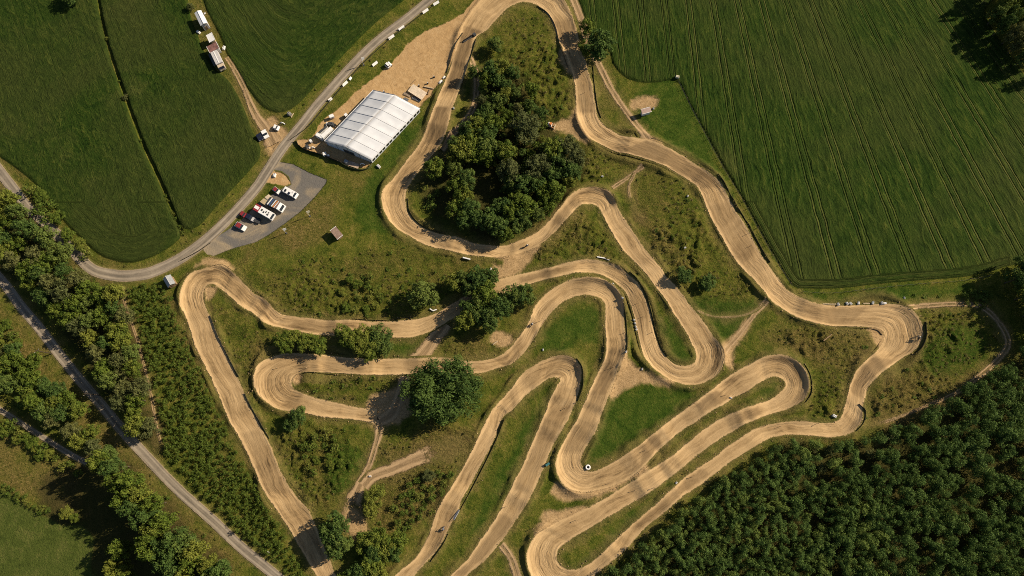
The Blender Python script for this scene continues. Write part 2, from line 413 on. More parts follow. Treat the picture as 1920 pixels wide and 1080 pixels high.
# track and road stamps
base = 1.1 * (fbm(XX, YY, 0.011, 21, 3) - 0.5)
sdT = np.full((NY, NX), -20.0)
track_z = np.zeros((NY, NX)); track_w = np.zeros((NY, NX))
for ti, s in enumerate(TRACKS):
    ok, j, off, dist = stamp(s, 6.0)
    hw = s.hw[j]
    sd = np.where(ok, hw - dist, -20.0)
    # jumps
    jz = np.zeros(len(s.c))
    for (jx, jy, hgt, rp, tp) in JUMPS:
        w = P(jx, jy)
        d = np.hypot(s.c[:, 0] - w[0], s.c[:, 1] - w[1])
        i = int(d.argmin())
        if d[i] > 7.0: continue
        q = np.abs(s.run - s.run[i])
        dsg = s.run - s.run[i]
        skew = np.where(dsg < 0, 1.7, 1.15)
        jz = np.maximum(jz, 0.85 * hgt * np.clip((tp / 2 + rp * skew - q) / (rp * skew), 0, 1) ** 1.15 * (0.93 + 0.14 * np.clip(np.abs(dsg) / (tp / 2 + .1), 0, 1)))
    roll = 0.30 * (fbm(s.run, s.run * 0 + ti * 31, 0.10, 5, 3) - 0.5) * 2
    u = off / np.maximum(hw, 0.5)
    kk = s.k[j]
    berm = np.clip(np.abs(kk) * 16.0, 0, 1.3)
    outer = np.where(kk > 0, -u, u)       # turning left: outside is the right side
    bz = berm * sstep(0.25, 1.05, outer)
    lip = 0.22 * np.exp(-((sd - 0.1) / 0.7) ** 2)
    ruts = 0.09 * np.clip(np.abs(kk) * 22, 0.25, 1.4) * (fbm(off * 1.0, s.run[j] * 0.05, 0.9, 61 + ti, 2) - 0.5) * 2
    z = (jz + roll)[j] + bz + lip + ruts - 0.12
    fade = np.where(sd > 0, 1.0, np.exp(-(sd / 1.5) ** 2)) * ok
    better = sd > sdT
    track_z = np.where(better, z * fade, track_z); track_w = np.where(better, fade, track_w)
    sdT = np.maximum(sdT, sd)
sdP = np.full((NY, NX), -20.0); sdRoad = np.full((NY, NX), -20.0)
for k, L in PSTR.items():
    for s in L:
        ok, j, off, dist = stamp(s, 6.0)
        sd = np.where(ok, s.hw[j] - dist, -20.0)
        if k == 'paved_road': sdRoad = np.maximum(sdRoad, sd)
        else: sdP = np.maximum(sdP, sd)
sdAll = np.maximum.reduce([sdT, sdP, sdRoad, sdSand, sdLot, sdFan])
calm = sstep(-0.3, -3.0, sdAll)
incrop = sstep(0.0, 0.8, sdF + 0.5 * n_b)
hum = (1 - np.abs(fbm((XX + YY * .5) * 0.75 + 10 * n_a, (YY - XX * .5) * 1.3 + 6 * n_b, 0.30, 41, 3) - 0.5) * 3.6)
hummock = rough * np.clip(hum, 0, 1) ** 2 * 1.15 * sstep(0.35, 0.62, vnoise(XX, YY, 0.07, 14)) + (0.16 + 0.42 * rough) * (fbm(XX, YY, 0.55, 51, 3) - 0.4)
HT = base + calm * (1 - incrop) * hummock
HT += incrop * (0.55 + 0.10 * (fbm(XX, YY, 0.9, 77, 2) - 0.5)) * sstep(0.5, -0.8, sdRoad) * sstep(0.5, -0.8, sdT) * sstep(0.5, -0.8, sdP)
HT += track_z
# uneven turf bank along the course, added to cast thin shadow lines on the track edges
HT += 0.75 * np.exp(-((sdT + 0.95) / 0.55) ** 2) * sstep(0.42, 0.70, fbm(XX, YY, 0.16, 131, 3)) * sstep(-0.5, -1.5, np.maximum.reduce([sdP, sdRoad, sdSand, sdFan, sdF]))
# the ditch between the two western fields
ditch = smooth_poly([(181,-60),(184,0),(193,50),(208,108),(233,178),(265,265),(301,344),(321,391),(341,440)], 2.0, closed=False)
dd = np.full((NY, NX), 30.0)
for i in range(len(ditch) - 1): 
    m = (np.abs(XX - ditch[i, 0]) < 8) & (np.abs(YY - ditch[i, 1]) < 8)
    dd[m] = np.minimum(dd[m], segdist(XX[m], YY[m], ditch[i], ditch[i + 1]))
HT -= 0.9 * sstep(0.9, 0.2, dd) * (0.6 + 0.8 * (vnoise(XX, YY, 0.35, 5)))
# spoil heaps and small sand bumps in the yard
HT += sstep(-0.5, 3, sdSand) * 0.18 * (fbm(XX, YY, 0.5, 88, 3) - 0.5)
HT += sstep(-0.5, 1, sdFan) * 0.22 * (fbm(XX, YY, 0.6, 89, 3) - 0.5)
sdDig = np.maximum.reduce([sdT, sdRoad, sdP])
DIG = 0.40 * sstep(0.35, 1.0, sdDig)

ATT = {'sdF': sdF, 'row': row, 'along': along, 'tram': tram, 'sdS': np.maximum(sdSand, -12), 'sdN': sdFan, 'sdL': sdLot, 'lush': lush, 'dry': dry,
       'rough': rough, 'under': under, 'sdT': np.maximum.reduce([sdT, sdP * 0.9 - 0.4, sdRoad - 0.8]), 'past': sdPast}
def ground_z(x, y): return float(samp(HT - DIG, x, y))
print('stage: raster')

# ------------------------------------------------------------------ material helpers
class NT:
    def __init__(s, name):
        s.m = bpy.data.materials.new(name); s.m.use_nodes = True
        s.t = s.m.node_tree; s.t.nodes.clear()
        s.out = s.t.nodes.new('ShaderNodeOutputMaterial')
    def new(s, k, **kw):
        n = s.t.nodes.new(k)
        for a, b in kw.items(): setattr(n, a, b)
        return n
    def link(s, a, b): s.t.links.new(a, b)
    def put(s, sock, v):
        if isinstance(v, bpy.types.NodeSocket): s.link(v, sock)
        else:
            if isinstance(v, (tuple, list)) and len(v) == 3 and sock.type == 'RGBA': v = tuple(v) + (1,)
            sock.default_value = v
    def attr(s, name):
        n = s.new('ShaderNodeAttribute', attribute_name=name); return n.outputs['Fac']
    def math(s, op, a, b=0.0, c=0.0, clamp=False):
        n = s.new('ShaderNodeMath', operation=op, use_clamp=clamp)
        s.put(n.inputs[0], a); s.put(n.inputs[1], b); s.put(n.inputs[2], c); return n.outputs[0]
    def mix(s, f, a, b, mode='MIX'):
        n = s.new('ShaderNodeMix', data_type='RGBA', blend_type=mode)
        s.put(n.inputs[0], f); s.put(n.inputs[6], a); s.put(n.inputs[7], b); return n.outputs[2]
    def mixf(s, f, a, b):
        n = s.new('ShaderNodeMix', data_type='FLOAT')
        s.put(n.inputs[0], f); s.put(n.inputs[2], a); s.put(n.inputs[3], b); return n.outputs[0]
    def rng(s, v, a, b, c=0.0, d=1.0, smooth=True):
        n = s.new('ShaderNodeMapRange', interpolation_type='SMOOTHSTEP' if smooth else 'LINEAR')
        s.put(n.inputs[0], v); 
        for i, q in enumerate((a, b, c, d)): s.put(n.inputs[i + 1], q)
        return n.outputs[0]
    def comb(s, x, y, z=0.0):
        n = s.new('ShaderNodeCombineXYZ')
        for i, q in enumerate((x, y, z)): s.put(n.inputs[i], q)
        return n.outputs[0]
    def pos(s):
        return s.new('ShaderNodeNewGeometry').outputs['Position']
    def obj(s):
        return s.new('ShaderNodeTexCoord').outputs['Object']
    def vmul(s, v, k):
        n = s.new('ShaderNodeVectorMath', operation='MULTIPLY'); s.put(n.inputs[0], v); n.inputs[1].default_value = k; return n.outputs[0]
    def noise(s, v, sc, det=4.0, ro=0.55, dist=0.0):
        n = s.new('ShaderNodeTexNoise'); s.put(n.inputs['Vector'], v); n.inputs['Scale'].default_value = sc
        n.inputs['Detail'].default_value = det; n.inputs['Roughness'].default_value = ro; n.inputs['Distortion'].default_value = dist
        return n.outputs['Fac']
    def ramp(s, f, stops):
        n = s.new('ShaderNodeValToRGB'); s.put(n.inputs[0], f); e = n.color_ramp.elements
        while len(e) > len(stops): e.remove(e[-1])
        while len(e) < len(stops): e.new(0.5)
        for i, (p, c) in enumerate(stops): e[i].position = p; e[i].color = tuple(c) + (1,)
        return n.outputs[0]
    def bump(s, h, strength=0.5, dist=0.3, normal=None):
        n = s.new('ShaderNodeBump'); s.put(n.inputs['Height'], h); n.inputs['Strength'].default_value = strength; n.inputs['Distance'].default_value = dist
        if normal is not None: s.link(normal, n.inputs['Normal'])
        return n.outputs[0]
    def finish(s, col, rough=0.95, normal=None, metal=0.0, spec=0.2, emis=None):
        b = s.new('ShaderNodeBsdfPrincipled'); s.put(b.inputs['Base Color'], col); s.put(b.inputs['Roughness'], rough)
        b.inputs['Metallic'].default_value = metal; b.inputs['Specular IOR Level'].default_value = spec
        if normal is not None: s.link(normal, b.inputs['Normal'])
        s.link(b.outputs[0], s.out.inputs[0]); return s.m

def ground_nodes(n, ribbon=False):
    """colour and bump height of the open land, from the surface attributes and world position"""
    p = n.pos()
    a = {k: n.attr(k) for k in ATT}
    big = n.noise(p, 0.045, 5, 0.6)
    mid = n.noise(p, 0.22, 6, 0.65, 0.6)
    fine = n.noise(p, 1.3, 6, 0.7, 1.2)
    tuft = n.noise(n.vmul(p, (1.0, 1.5, 1.0)), 0.62, 4, 0.62, 2.0)
    vfine = n.noise(p, 4.5, 3, 0.7)
    # grass
    g = n.ramp(n.math('ADD', n.math('MULTIPLY', mid, 0.5), n.math('MULTIPLY', fine, 0.5)),
               [(0.36, (0.022, 0.036, 0.005)), (0.45, (0.064, 0.084, 0.011)), (0.54, (0.116, 0.119, 0.019)), (0.66, (0.215, 0.168, 0.046))])
    gl = n.ramp(n.math('ADD', n.math('MULTIPLY', mid, 0.45), n.math('MULTIPLY', fine, 0.55)),
                [(0.36, (0.018, 0.042, 0.005)), (0.5, (0.042, 0.076, 0.009)), (0.64, (0.090, 0.112, 0.018))])
    gd = n.ramp(n.math('ADD', n.math('MULTIPLY', tuft, 0.5), n.math('MULTIPLY', fine, 0.5)),
                [(0.36, (0.032, 0.038, 0.007)), (0.46, (0.098, 0.086, 0.021)), (0.56, (0.172, 0.130, 0.040)), (0.68, (0.30, 0.205, 0.085))])
    dryf = n.math('ADD', a['dry'], n.rng(big, 0.47, 0.68, 0.0, 0.6), clamp=True)
    dryf = n.math('MULTIPLY', dryf, n.rng(n.noise(p, 0.11, 5, 0.7), 0.30, 0.60, 0.42, 1.0))
    col = n.mix(dryf, g, gd)
    col = n.mix(n.math('MULTIPLY', a['lush'], 0.9), col, gl)
    # tussocks: ochre crests and dark hollows
    tus = n.math('MULTIPLY', a['rough'], n.rng(tuft, 0.52, 0.68))
    col = n.mix(n.math('MULTIPLY', tus, 0.55), col, (0.155, 0.118, 0.034))
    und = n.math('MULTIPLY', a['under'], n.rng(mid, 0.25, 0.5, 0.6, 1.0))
    col = n.mix(n.math('MULTIPLY', und, 0.75), col, n.mix(fine, (0.018, 0.020, 0.008), (0.060, 0.046, 0.020)))  # litter tone, doubling as painted shadow at the lower left
    # trodden, dusty verge of the dirt
    dust = n.rng(n.math('ADD', a['sdT'], n.math('MULTIPLY', n.math('SUBTRACT', mid, 0.5), 7.0)), -3.2, 0.3)
    col = n.mix(n.math('MULTIPLY', dust, 0.55), col, n.mix(fine, (0.095, 0.080, 0.022), (0.25, 0.178, 0.075)))
    # pasture
    pf = n.rng(a['past'], -0.5, 0.5)
    col = n.mix(pf, col, n.ramp(n.math('ADD', n.math('MULTIPLY', mid, 0.5), n.math('MULTIPLY', fine, 0.5)), [(0.34, (0.040, 0.056, 0.011)), (0.5, (0.070, 0.092, 0.018)), (0.66, (0.125, 0.125, 0.035))]))
    # crop
    wob = n.math('MULTIPLY', n.math('SUBTRACT', n.noise(p, 0.16, 3), 0.5), 1.6)
    r2 = n.math('ADD', a['row'], wob)
    rv = n.comb(r2, n.math('MULTIPLY', a['along'], 0.16), 0.0)
    st1 = n.noise(rv, 0.85, 5, 0.65, 0.5)
    st2 = n.noise(rv, 2.6, 3, 0.6, 0.3)
    wavy = n.noise(n.comb(n.math('ADD', r2, n.math('MULTIPLY', mid, 5.0)), n.math('MULTIPLY', a['along'], 0.45), 7.0), 0.55, 5, 0.68, 1.6)
    west = n.rng(a['tram'], 0.5, 0.3)
    cf0 = n.math('ADD', n.math('MULTIPLY', st1, 0.50), n.math('ADD', n.math('MULTIPLY', fine, 0.33), n.math('MULTIPLY', st2, 0.17)))
    cf1 = n.math('ADD', n.math('MULTIPLY', wavy, 0.52), n.math('ADD', n.math('MULTIPLY', fine, 0.30), n.math('MULTIPLY', st1, 0.18)))
    cf = n.mixf(west, cf0, cf1)
    cc = n.ramp(cf, [(0.36, (0.006, 0.016, 0.003)), (0.46, (0.017, 0.037, 0.005)), (0.54, (0.032, 0.055, 0.008)), (0.66, (0.085, 0.100, 0.017))])
    yel = n.rng(n.noise(p, 0.03, 6, 0.65), 0.50, 0.72)
    cc = n.mix(n.math('MULTIPLY', yel, n.rng(a['tram'], 0.5, 0.9, 0.55, 0.25)), cc, n.ramp(cf, [(0.35, (0.030, 0.040, 0.010)), (0.6, (0.085, 0.085, 0.024)), (0.75, (0.15, 0.12, 0.045))]))
    cc = n.mix(n.rng(n.noise(p, 0.018, 5, 0.6, 0.8), 0.36, 0.64, 0.0, 0.55), cc, n.mix(cf, (0.012, 0.018, 0.005), (0.078, 0.088, 0.022)))
    m1 = n.math('MODULO', n.math('ADD', a['row'], n.math('ADD', 2000.0, n.math('MULTIPLY', wob, 0.35))), 8.4)
    pairs = n.math('ABSOLUTE', n.math('SUBTRACT', n.math('ABSOLUTE', n.math('SUBTRACT', m1, 4.2)), 0.88))
    line = n.rng(pairs, 0.36, 0.06)
    amp = n.rng(n.noise(n.comb(n.math('MULTIPLY', n.math('FLOOR', n.math('DIVIDE', n.math('ADD', a['row'], 2000.0), 8.4)), 3.7), n.math('MULTIPLY', a['along'], 0.02), 0.0), 1.0, 2), 0.36, 0.62, 0.08, 1.0)
    lf = n.math('MULTIPLY', n.math('MULTIPLY', line, a['tram']), n.math('MULTIPLY', amp, n.rng(fine, 0.3, 0.6, 0.35, 1.0)))
    cc = n.mix(n.math('MULTIPLY', lf, 0.62), cc, (0.120, 0.120, 0.034))
    gap = n.math('MULTIPLY', n.math('MULTIPLY', n.rng(n.math('ABSOLUTE', n.math('SUBTRACT', pairs, 0.25)), 0.30, 0.05), a['tram']), 1.3)
    ff = n.rng(n.math('ADD', a['sdF'], n.math('MULTIPLY', n.math('SUBTRACT', fine, 0.5), 0.8)), -0.1, 0.2)
    col = n.mix(ff, col, cc)
    # bare pale sand yard and dirt fans
    sandc = n.ramp(n.math('ADD', n.math('MULTIPLY', n.noise(p, 0.35, 6, 0.7, 1.5), 0.6), n.math('MULTIPLY', fine, 0.4)),
                   [(0.30, (0.27, 0.165, 0.075)), (0.5, (0.42, 0.27, 0.125)), (0.7, (0.52, 0.36, 0.19))])
    sf = n.rng(n.math('ADD', a['sdS'], n.math('MULTIPLY', n.math('SUBTRACT', mid, 0.5), 3.0)), -0.25, 0.35)
    col = n.mix(sf, col, sandc)
    fanc = n.ramp(n.math('ADD', n.math('MULTIPLY', n.noise(n.vmul(p, (0.6, 1.4, 1)), 0.7, 6, 0.7, 2.5), 0.6), n.math('MULTIPLY', fine, 0.4)),
                  [(0.32, (0.15, 0.10, 0.042)), (0.48, (0.34, 0.225, 0.11)), (0.68, (0.52, 0.36, 0.19))])
    nf = n.rng(n.math('ADD', a['sdN'], n.math('MULTIPLY', n.math('SUBTRACT', mid, 0.5), 4.5)), -1.2, 0.7)
    col = n.mix(nf, col, fanc)
    # gravelled asphalt of the parking lot
    dustl = n.rng(n.noise(n.vmul(p, (0.5, 0.9, 1)), 0.09, 5, 0.6, 1.0), 0.44, 0.66)
    lotc = n.mix(n.math('MULTIPLY', dustl, 0.75), n.mix(fine, (0.105, 0.098, 0.090), (0.185, 0.17, 0.15)), (0.36, 0.28, 0.175))
    lotf = n.rng(n.math('ADD', a['sdL'], n.math('MULTIPLY', n.math('SUBTRACT', fine, 0.5), 0.9)), -0.1, 0.2)
    col = n.mix(lotf, col, lotc)
    # relief
    soft_ = n.math('MAXIMUM', n.math('MAXIMUM', sf, lotf), n.math('MULTIPLY', nf, 0.7))
    hg = n.math('ADD', n.math('MULTIPLY', tuft, n.mixf(a['rough'], 0.38, 0.95)), n.math('ADD', n.math('MULTIPLY', fine, 0.42), n.math('MULTIPLY', vfine, 0.09)))
    hc = n.math('SUBTRACT', n.math('ADD', n.math('MULTIPLY', n.mixf(west, st1, wavy), 0.75), n.math('ADD', n.math('MULTIPLY', st2, 0.26), n.math('MULTIPLY', fine, 0.24))), n.math('MULTIPLY', gap, 0.28))
    h = n.mixf(ff, hg, hc)
    h = n.mixf(soft_, h, n.math('ADD', n.math('MULTIPLY', n.noise(p, 0.9, 5, 0.65, 1.5), 0.16), n.math('MULTIPLY', vfine, 0.03)))
    return col, h, fine, mid, vfine

def mat_ground():
    n = NT('land')
    col, h, *_ = ground_nodes(n)
    return n.finish(col, 1.0, n.bump(h, 1.0, 1.0), spec=0.05)

def mat_dirt(name, light, mid_, dark, wob=1.1, streak=1.0, keep=1.0):
    n = NT(name)
    gcol, gh, fine, mid, vfine = ground_nodes(n)
    p = n.pos(); off = n.attr('off'); run = n.attr('run'); edge = n.attr('edge'); curv = n.attr('curv')
    warp = n.math('ADD', n.math('MULTIPLY', n.math('SUBTRACT', n.noise(p, 0.12, 3), 0.5), 2.4), n.math('MULTIPLY', n.math('SUBTRACT', n.noise(n.comb(0.0, n.math('MULTIPLY', run, 0.035), 2.0), 1.0, 2), 0.5), 7.0))
    o2 = n.math('ADD', off, warp)
    s1 = n.noise(n.comb(o2, n.math('MULTIPLY', run, 0.075), 0.0), 0.55, 5, 0.62, 0.5)
    s2 = n.noise(n.comb(o2, n.math('MULTIPLY', run, 0.11), 3.0), 1.5, 4, 0.65, 0.5)
    patch = n.noise(n.comb(n.math('MULTIPLY', off, 0.45), run, 5.0), 0.075, 5, 0.62, 0.6)
    k = n.math('ADD', n.math('MULTIPLY', s1, 0.34), n.math('ADD', n.math('MULTIPLY', s2, 0.20), n.math('ADD', n.math('MULTIPLY', patch, 0.36), n.math('MULTIPLY', fine, 0.10))))
    col = n.ramp(k, [(0.385, dark), (0.47, mid_), (0.53, tuple((a + b) / 2 for a, b in zip(mid_, light))), (0.60, light)])
    # freshly pushed pale earth along both rims
    rim = n.math('MULTIPLY', n.rng(n.math('ADD', edge, n.math('MULTIPLY', n.math('SUBTRACT', mid, 0.5), 1.5)), 1.5, 0.35), 0.62)
    col = n.mix(rim, col, tuple(min(1, x * 1.12) for x in light))
    damp = n.math('MULTIPLY', n.rng(n.noise(n.comb(n.math('MULTIPLY', off, 0.5), run, 9.0), 0.05, 4, 0.6, 0.8), 0.56, 0.70), 0.5)
    col = n.mix(n.math('MULTIPLY', damp, n.rng(s2, 0.35, 0.6, 0.3, 1.0)), col, dark)
    wet = n.math('MULTIPLY', n.math('MULTIPLY', n.attr('damp'), n.rng(n.math('ADD', edge, n.math('MULTIPLY', n.math('SUBTRACT', mid, 0.5), 3.0)), 0.3, 1.8)), n.rng(s1, 0.25, 0.6, 0.35, 1.0))
    col = n.mix(wet, col, n.mix(s2, (0.105, 0.070, 0.036), (0.24, 0.16, 0.08)))
    f = n.rng(n.math('ADD', edge, n.math('MULTIPLY', n.math('SUBTRACT', n.math('ADD', n.math('MULTIPLY', mid, 0.5), n.math('MULTIPLY', fine, 0.5)), 0.5), wob * 2.2)), -0.12, 0.25)
    f = n.math('MULTIPLY', f, keep)
    col = n.mix(f, gcol, col)
    cf = n.rng(curv, 0.01, 0.06, 0.45, 1.3)
    hd = n.math('ADD', n.math('MULTIPLY', n.math('MULTIPLY', s2, cf), 0.26 * streak), n.math('ADD', n.math('MULTIPLY', n.math('MULTIPLY', s1, cf), 0.38 * streak), n.math('ADD', n.math('MULTIPLY', fine, 0.07), n.math('MULTIPLY', vfine, 0.03))))
    h = n.mixf(f, gh, hd)
    return n.finish(col, 0.97, n.bump(h, 1.0, 1.0), spec=0.08)

def mat_path(name, light, dark):
    n = NT(name)
    gcol, gh, fine, mid, vfine = ground_nodes(n)
    p = n.pos(); off = n.attr('off'); run = n.attr('run'); edge = n.attr('edge'); hw = n.attr('halfw')
    u = n.math('DIVIDE', n.math('ABSOLUTE', off), n.math('MAXIMUM', hw, 0.3))
    wheel = n.rng(n.math('ABSOLUTE', n.math('SUBTRACT', u, 0.55)), 0.42, 0.08)
    s1 = n.noise(n.comb(off, n.math('MULTIPLY', run, 0.08), 0.0), 1.3, 4, 0.65, 0.3)
    k = n.math('ADD', n.math('MULTIPLY', s1, 0.55), n.math('ADD', n.math('MULTIPLY', wheel, 0.16), n.math('MULTIPLY', fine, 0.3)))
    col = n.ramp(k, [(0.36, dark), (0.62, light)])
    f = n.rng(n.math('ADD', edge, n.math('MULTIPLY', n.math('SUBTRACT', n.math('ADD', n.math('MULTIPLY', mid, 0.6), n.math('MULTIPLY', fine, 0.4)), 0.5), n.math('ADD', 2.2, n.math('MULTIPLY', hw, 1.3)))), -0.2, 0.5)
    grassy = n.math('MULTIPLY', n.math('MULTIPLY', n.rng(wheel, 0.55, 0.1), n.rng(mid, 0.42, 0.6)), n.rng(hw, 2.2, 1.2))
    f = n.math('MULTIPLY', f, n.math('SUBTRACT', 1.0, n.math('MULTIPLY', grassy, 0.6)))
    col = n.mix(f, gcol, col)
    h = n.mixf(f, gh, n.math('ADD', n.math('MULTIPLY', s1, 0.25), n.math('MULTIPLY', fine, 0.12)))
    return n.finish(col, 1.0, n.bump(h, 1.0, 0.8), spec=0.05)

def mat_road():
    n = NT('worn_tarmac')
    gcol, gh, fine, mid, vfine = ground_nodes(n)
    p = n.pos(); off = n.attr('off'); run = n.attr('run'); edge = n.attr('edge'); hw = n.attr('halfw')
    u = n.math('DIVIDE', n.math('ABSOLUTE', off), n.math('MAXIMUM', hw, 0.3))
    wheel = n.rng(n.math('ABSOLUTE', n.math('SUBTRACT', u, 0.5)), 0.30, 0.05)
    s1 = n.noise(n.comb(off, n.math('MULTIPLY', run, 0.05), 0.0), 1.4, 4, 0.6, 0.2)
    patch = n.noise(n.comb(n.math('MULTIPLY', off, 0.5), run, 0.0), 0.10, 5, 0.65)
    k = n.math('ADD', n.math('MULTIPLY', s1, 0.35), n.math('ADD', n.math('MULTIPLY', patch, 0.3), n.math('ADD', n.math('MULTIPLY', wheel, 0.12), n.math('MULTIPLY', fine, 0.22))))
    col = n.ramp(k, [(0.36, (0.135, 0.115, 0.088)), (0.49, (0.25, 0.207, 0.155)), (0.63, (0.38, 0.32, 0.24))])
    side = n.math('MULTIPLY', n.rng(n.math('ADD', edge, n.math('MULTIPLY', n.math('SUBTRACT', mid, 0.5), 1.2)), 0.45, 0.05), 0.7)
    col = n.mix(side, col, (0.36, 0.27, 0.165))
    f = n.rng(n.math('ADD', edge, n.math('MULTIPLY', n.math('SUBTRACT', fine, 0.5), 0.55)), -0.08, 0.14)
    col = n.mix(f, gcol, col)
    h = n.mixf(f, gh, n.math('ADD', n.math('MULTIPLY', vfine, 0.02), n.math('MULTIPLY', s1, 0.03)))
    return n.finish(col, 0.9, n.bump(h, 0.7, 0.7), spec=0.2)

M_LAND = mat_ground()
M_TRACK = mat_dirt('track_dirt', (0.510, 0.353, 0.182), (0.335, 0.223, 0.108), (0.130, 0.084, 0.040))
M_PATH = mat_path('path_dirt', (0.42, 0.29, 0.16), (0.20, 0.135, 0.07))
M_ROAD = mat_road()

def new_mesh(name, co, faces, mat, attrs=None, smooth=True):
    """co Nx3 array, faces Mx4 array of quads (or list of tuples)"""
    me = bpy.data.meshes.new(name)
    co = np.asarray(co, np.float32)
    if isinstance(faces, np.ndarray):
        k = faces.shape[1]; m = len(faces)
        me.vertices.add(len(co)); me.vertices.foreach_set('co', co.ravel())
        me.loops.add(m * k); me.polygons.add(m)
        me.loops.foreach_set('vertex_index', faces.astype(np.int32).ravel())
        me.polygons.foreach_set('loop_start', np.arange(0, m * k, k, dtype=np.int32))
        me.polygons.foreach_set('loop_total', np.full(m, k, np.int32))
        me.update(calc_edges=True)
    else:
        me.from_pydata([tuple(map(float, v)) for v in co], [], faces)
        me.update()
    if smooth: me.polygons.foreach_set('use_smooth', np.ones(len(me.polygons), bool))
    for k, v in (attrs or {}).items():
        a = me.attributes.new(k, 'FLOAT', 'POINT'); a.data.foreach_set('value', np.asarray(v, np.float32).ravel())
    if mat is not None: me.materials.append(mat)
    me.update()
    return me

def link(name, me, parent=None, loc=None, rot=None):
    o = bpy.data.objects.new(name, me); COL.objects.link(o)
    if parent is not None: o.parent = parent
    if loc is not None: o.location = loc
    if rot is not None: o.rotation_euler = rot
    return o

def tag(o, label=None, cat=None, group=None, kind=None):
    if label: o['label'] = label
    if cat: o['category'] = cat
    if group: o['group'] = group
    if kind: o['kind'] = kind
    return o

# ------------------------------------------------------------------ land sheets
PADX = np.array([-6000., -3000., -1500., -900., -600., -420., -320., -265.])
PADY = np.array([-6000., -3000., -1500., -900., -600., -400., -280., -200.])
ex = np.concatenate([PADX, GX, -PADX[::-1]]); ey = np.concatenate([PADY, GY, -PADY[::-1] + 10])
np_x, np_y = len(PADX), len(PADY)
pad = lambda A: np.pad(A, ((np_y, np_y), (np_x, np_x)), mode='edge')
EXX, EYY = np.meshgrid(ex, ey)
co_all = np.stack([EXX, EYY, pad(HT - DIG)], -1).reshape(-1, 3)
att_all = {k: pad(v).ravel() for k, v in ATT.items()}
nxx, nyy = len(ex), len(ey)
ii = np.arange(nyy - 1)[:, None] * nxx + np.arange(nxx - 1)[None, :]
quads = np.stack([ii, ii + 1, ii + 1 + nxx, ii + nxx], -1).reshape(-1, 4)
reg = np.zeros((NY, NX), int)
for q, S in enumerate(FSD): reg[S > 0] = 1 + q
reg[sdPast > 0] = 5
reg[np.maximum(sdSand, -9) > 0] = 6
reg[sdLot > 0] = 7
reg_f = pad(reg)[:-1, :-1].ravel()
names = ['ground', 'crop_field', 'crop_field', 'crop_field', 'crop_field', 'pasture', 'sand_yard', 'parking_lot']
for r, nm in enumerate(names):
    q = quads[reg_f == r]
    used, invx = np.unique(q.ravel(), return_inverse=True)
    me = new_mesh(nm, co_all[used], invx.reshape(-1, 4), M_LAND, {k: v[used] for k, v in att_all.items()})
    tag(link(nm, me), kind='structure')
print('stage: land')

DAMP = [(868,112,26,.75),(826,238,13,.8),(1265,300,30,.55),(1145,700,15,.7),(1010,510,12,.5),(1330,755,8,.6),(1222,838,7,.5),(1612,690,15,.5),(1550,580,20,.35),(875,975,22,.45),(590,612,14,.35),
        (1010,840,28,.4),(915,1030,22,.45),(470,880,20,.3),(1090,790,20,.35),(1240,920,16,.35),(1270,950,28,.4),(1060,400,9,.5),(1190,560,14,.3),(1380,430,20,.3),(640,690,14,.3),(1090,60,12,.4),(1085,170,16,.35),(1480,700,9,.3),(1400,780,7,.45)]
def ribbon(name, s, mat, margin=1.1, off_z=0.06, across=0.42, fade=(False, False)):
    hwm = float(s.hw.max()) + margin
    m = max(6, int(2 * hwm / across))
    uu = np.linspace(-1, 1, m)
    half = s.hw[:, None] + margin
    off = uu[None, :] * half
    X = s.c[:, 0:1] + off * s.n[:, 0:1]; Y = s.c[:, 1:2] + off * s.n[:, 1:2]
    Z = samp(HT, X, Y) + off_z
    edge = s.hw[:, None] - np.abs(off)
    if fade[0]: edge = np.minimum(edge, s.run[:, None] * 0.20 - 2.2)
    if fade[1]: edge = np.minimum(edge, (s.run[-1] - s.run)[:, None] * 0.22 - 1.8)
    Z = Z - 0.16 * sstep(-margin * 0.55, -margin, s.hw[:, None] - np.abs(off))
    co = np.stack([X, Y, Z], -1).reshape(-1, 3)
    nr = len(s.c)
    i = np.arange(nr - 1)[:, None] * m + np.arange(m - 1)[None, :]
    f = np.stack([i, i + m, i + m + 1, i + 1], -1).reshape(-1, 4)
    # keep normals up
    a = {k: samp(v, X, Y) for k, v in ATT.items()}
    a['off'] = off; a['edge'] = edge; a['run'] = np.repeat(s.run[:, None], m, 1)
    dm = np.zeros(nr)
    if mat is M_TRACK:
        for dx, dy, dl, ds in DAMP:
            w_ = P(dx, dy); dist_ = np.hypot(s.c[:, 0] - w_[0], s.c[:, 1] - w_[1]); q = int(dist_.argmin())
            if dist_[q] < 6: dm = np.maximum(dm, min(1, ds * 1.35) * sstep(dl / 2 + 1.6, dl / 2, np.abs(s.run - s.run[q])))
    a['damp'] = np.repeat(dm[:, None], m, 1)
    a['curv'] = np.repeat(np.abs(s.k)[:, None], m, 1); a['halfw'] = np.repeat(s.hw[:, None], m, 1)
    f = f[:, ::-1]
    me = new_mesh(name, co, f, mat, a)
    return tag(link(name, me), kind='structure')

for s in TRACKS: ribbon('dirt_track', s, M_TRACK, 1.0, 0.07)
for k, s in enumerate(PSTR['dirt_path']): ribbon('dirt_path', s, M_PATH, 0.9, 0.035 + 0.002 * k, 0.3, {6: (True, False), 3: (False, True), 9: (False, True), 10: (False, True), 5: (False, True)}.get(k, (False, False)))
for k, s in enumerate(PSTR['paved_road']): ribbon('paved_road', s, M_ROAD, 0.7, 0.05, 0.3)
print("stage: ribbons")

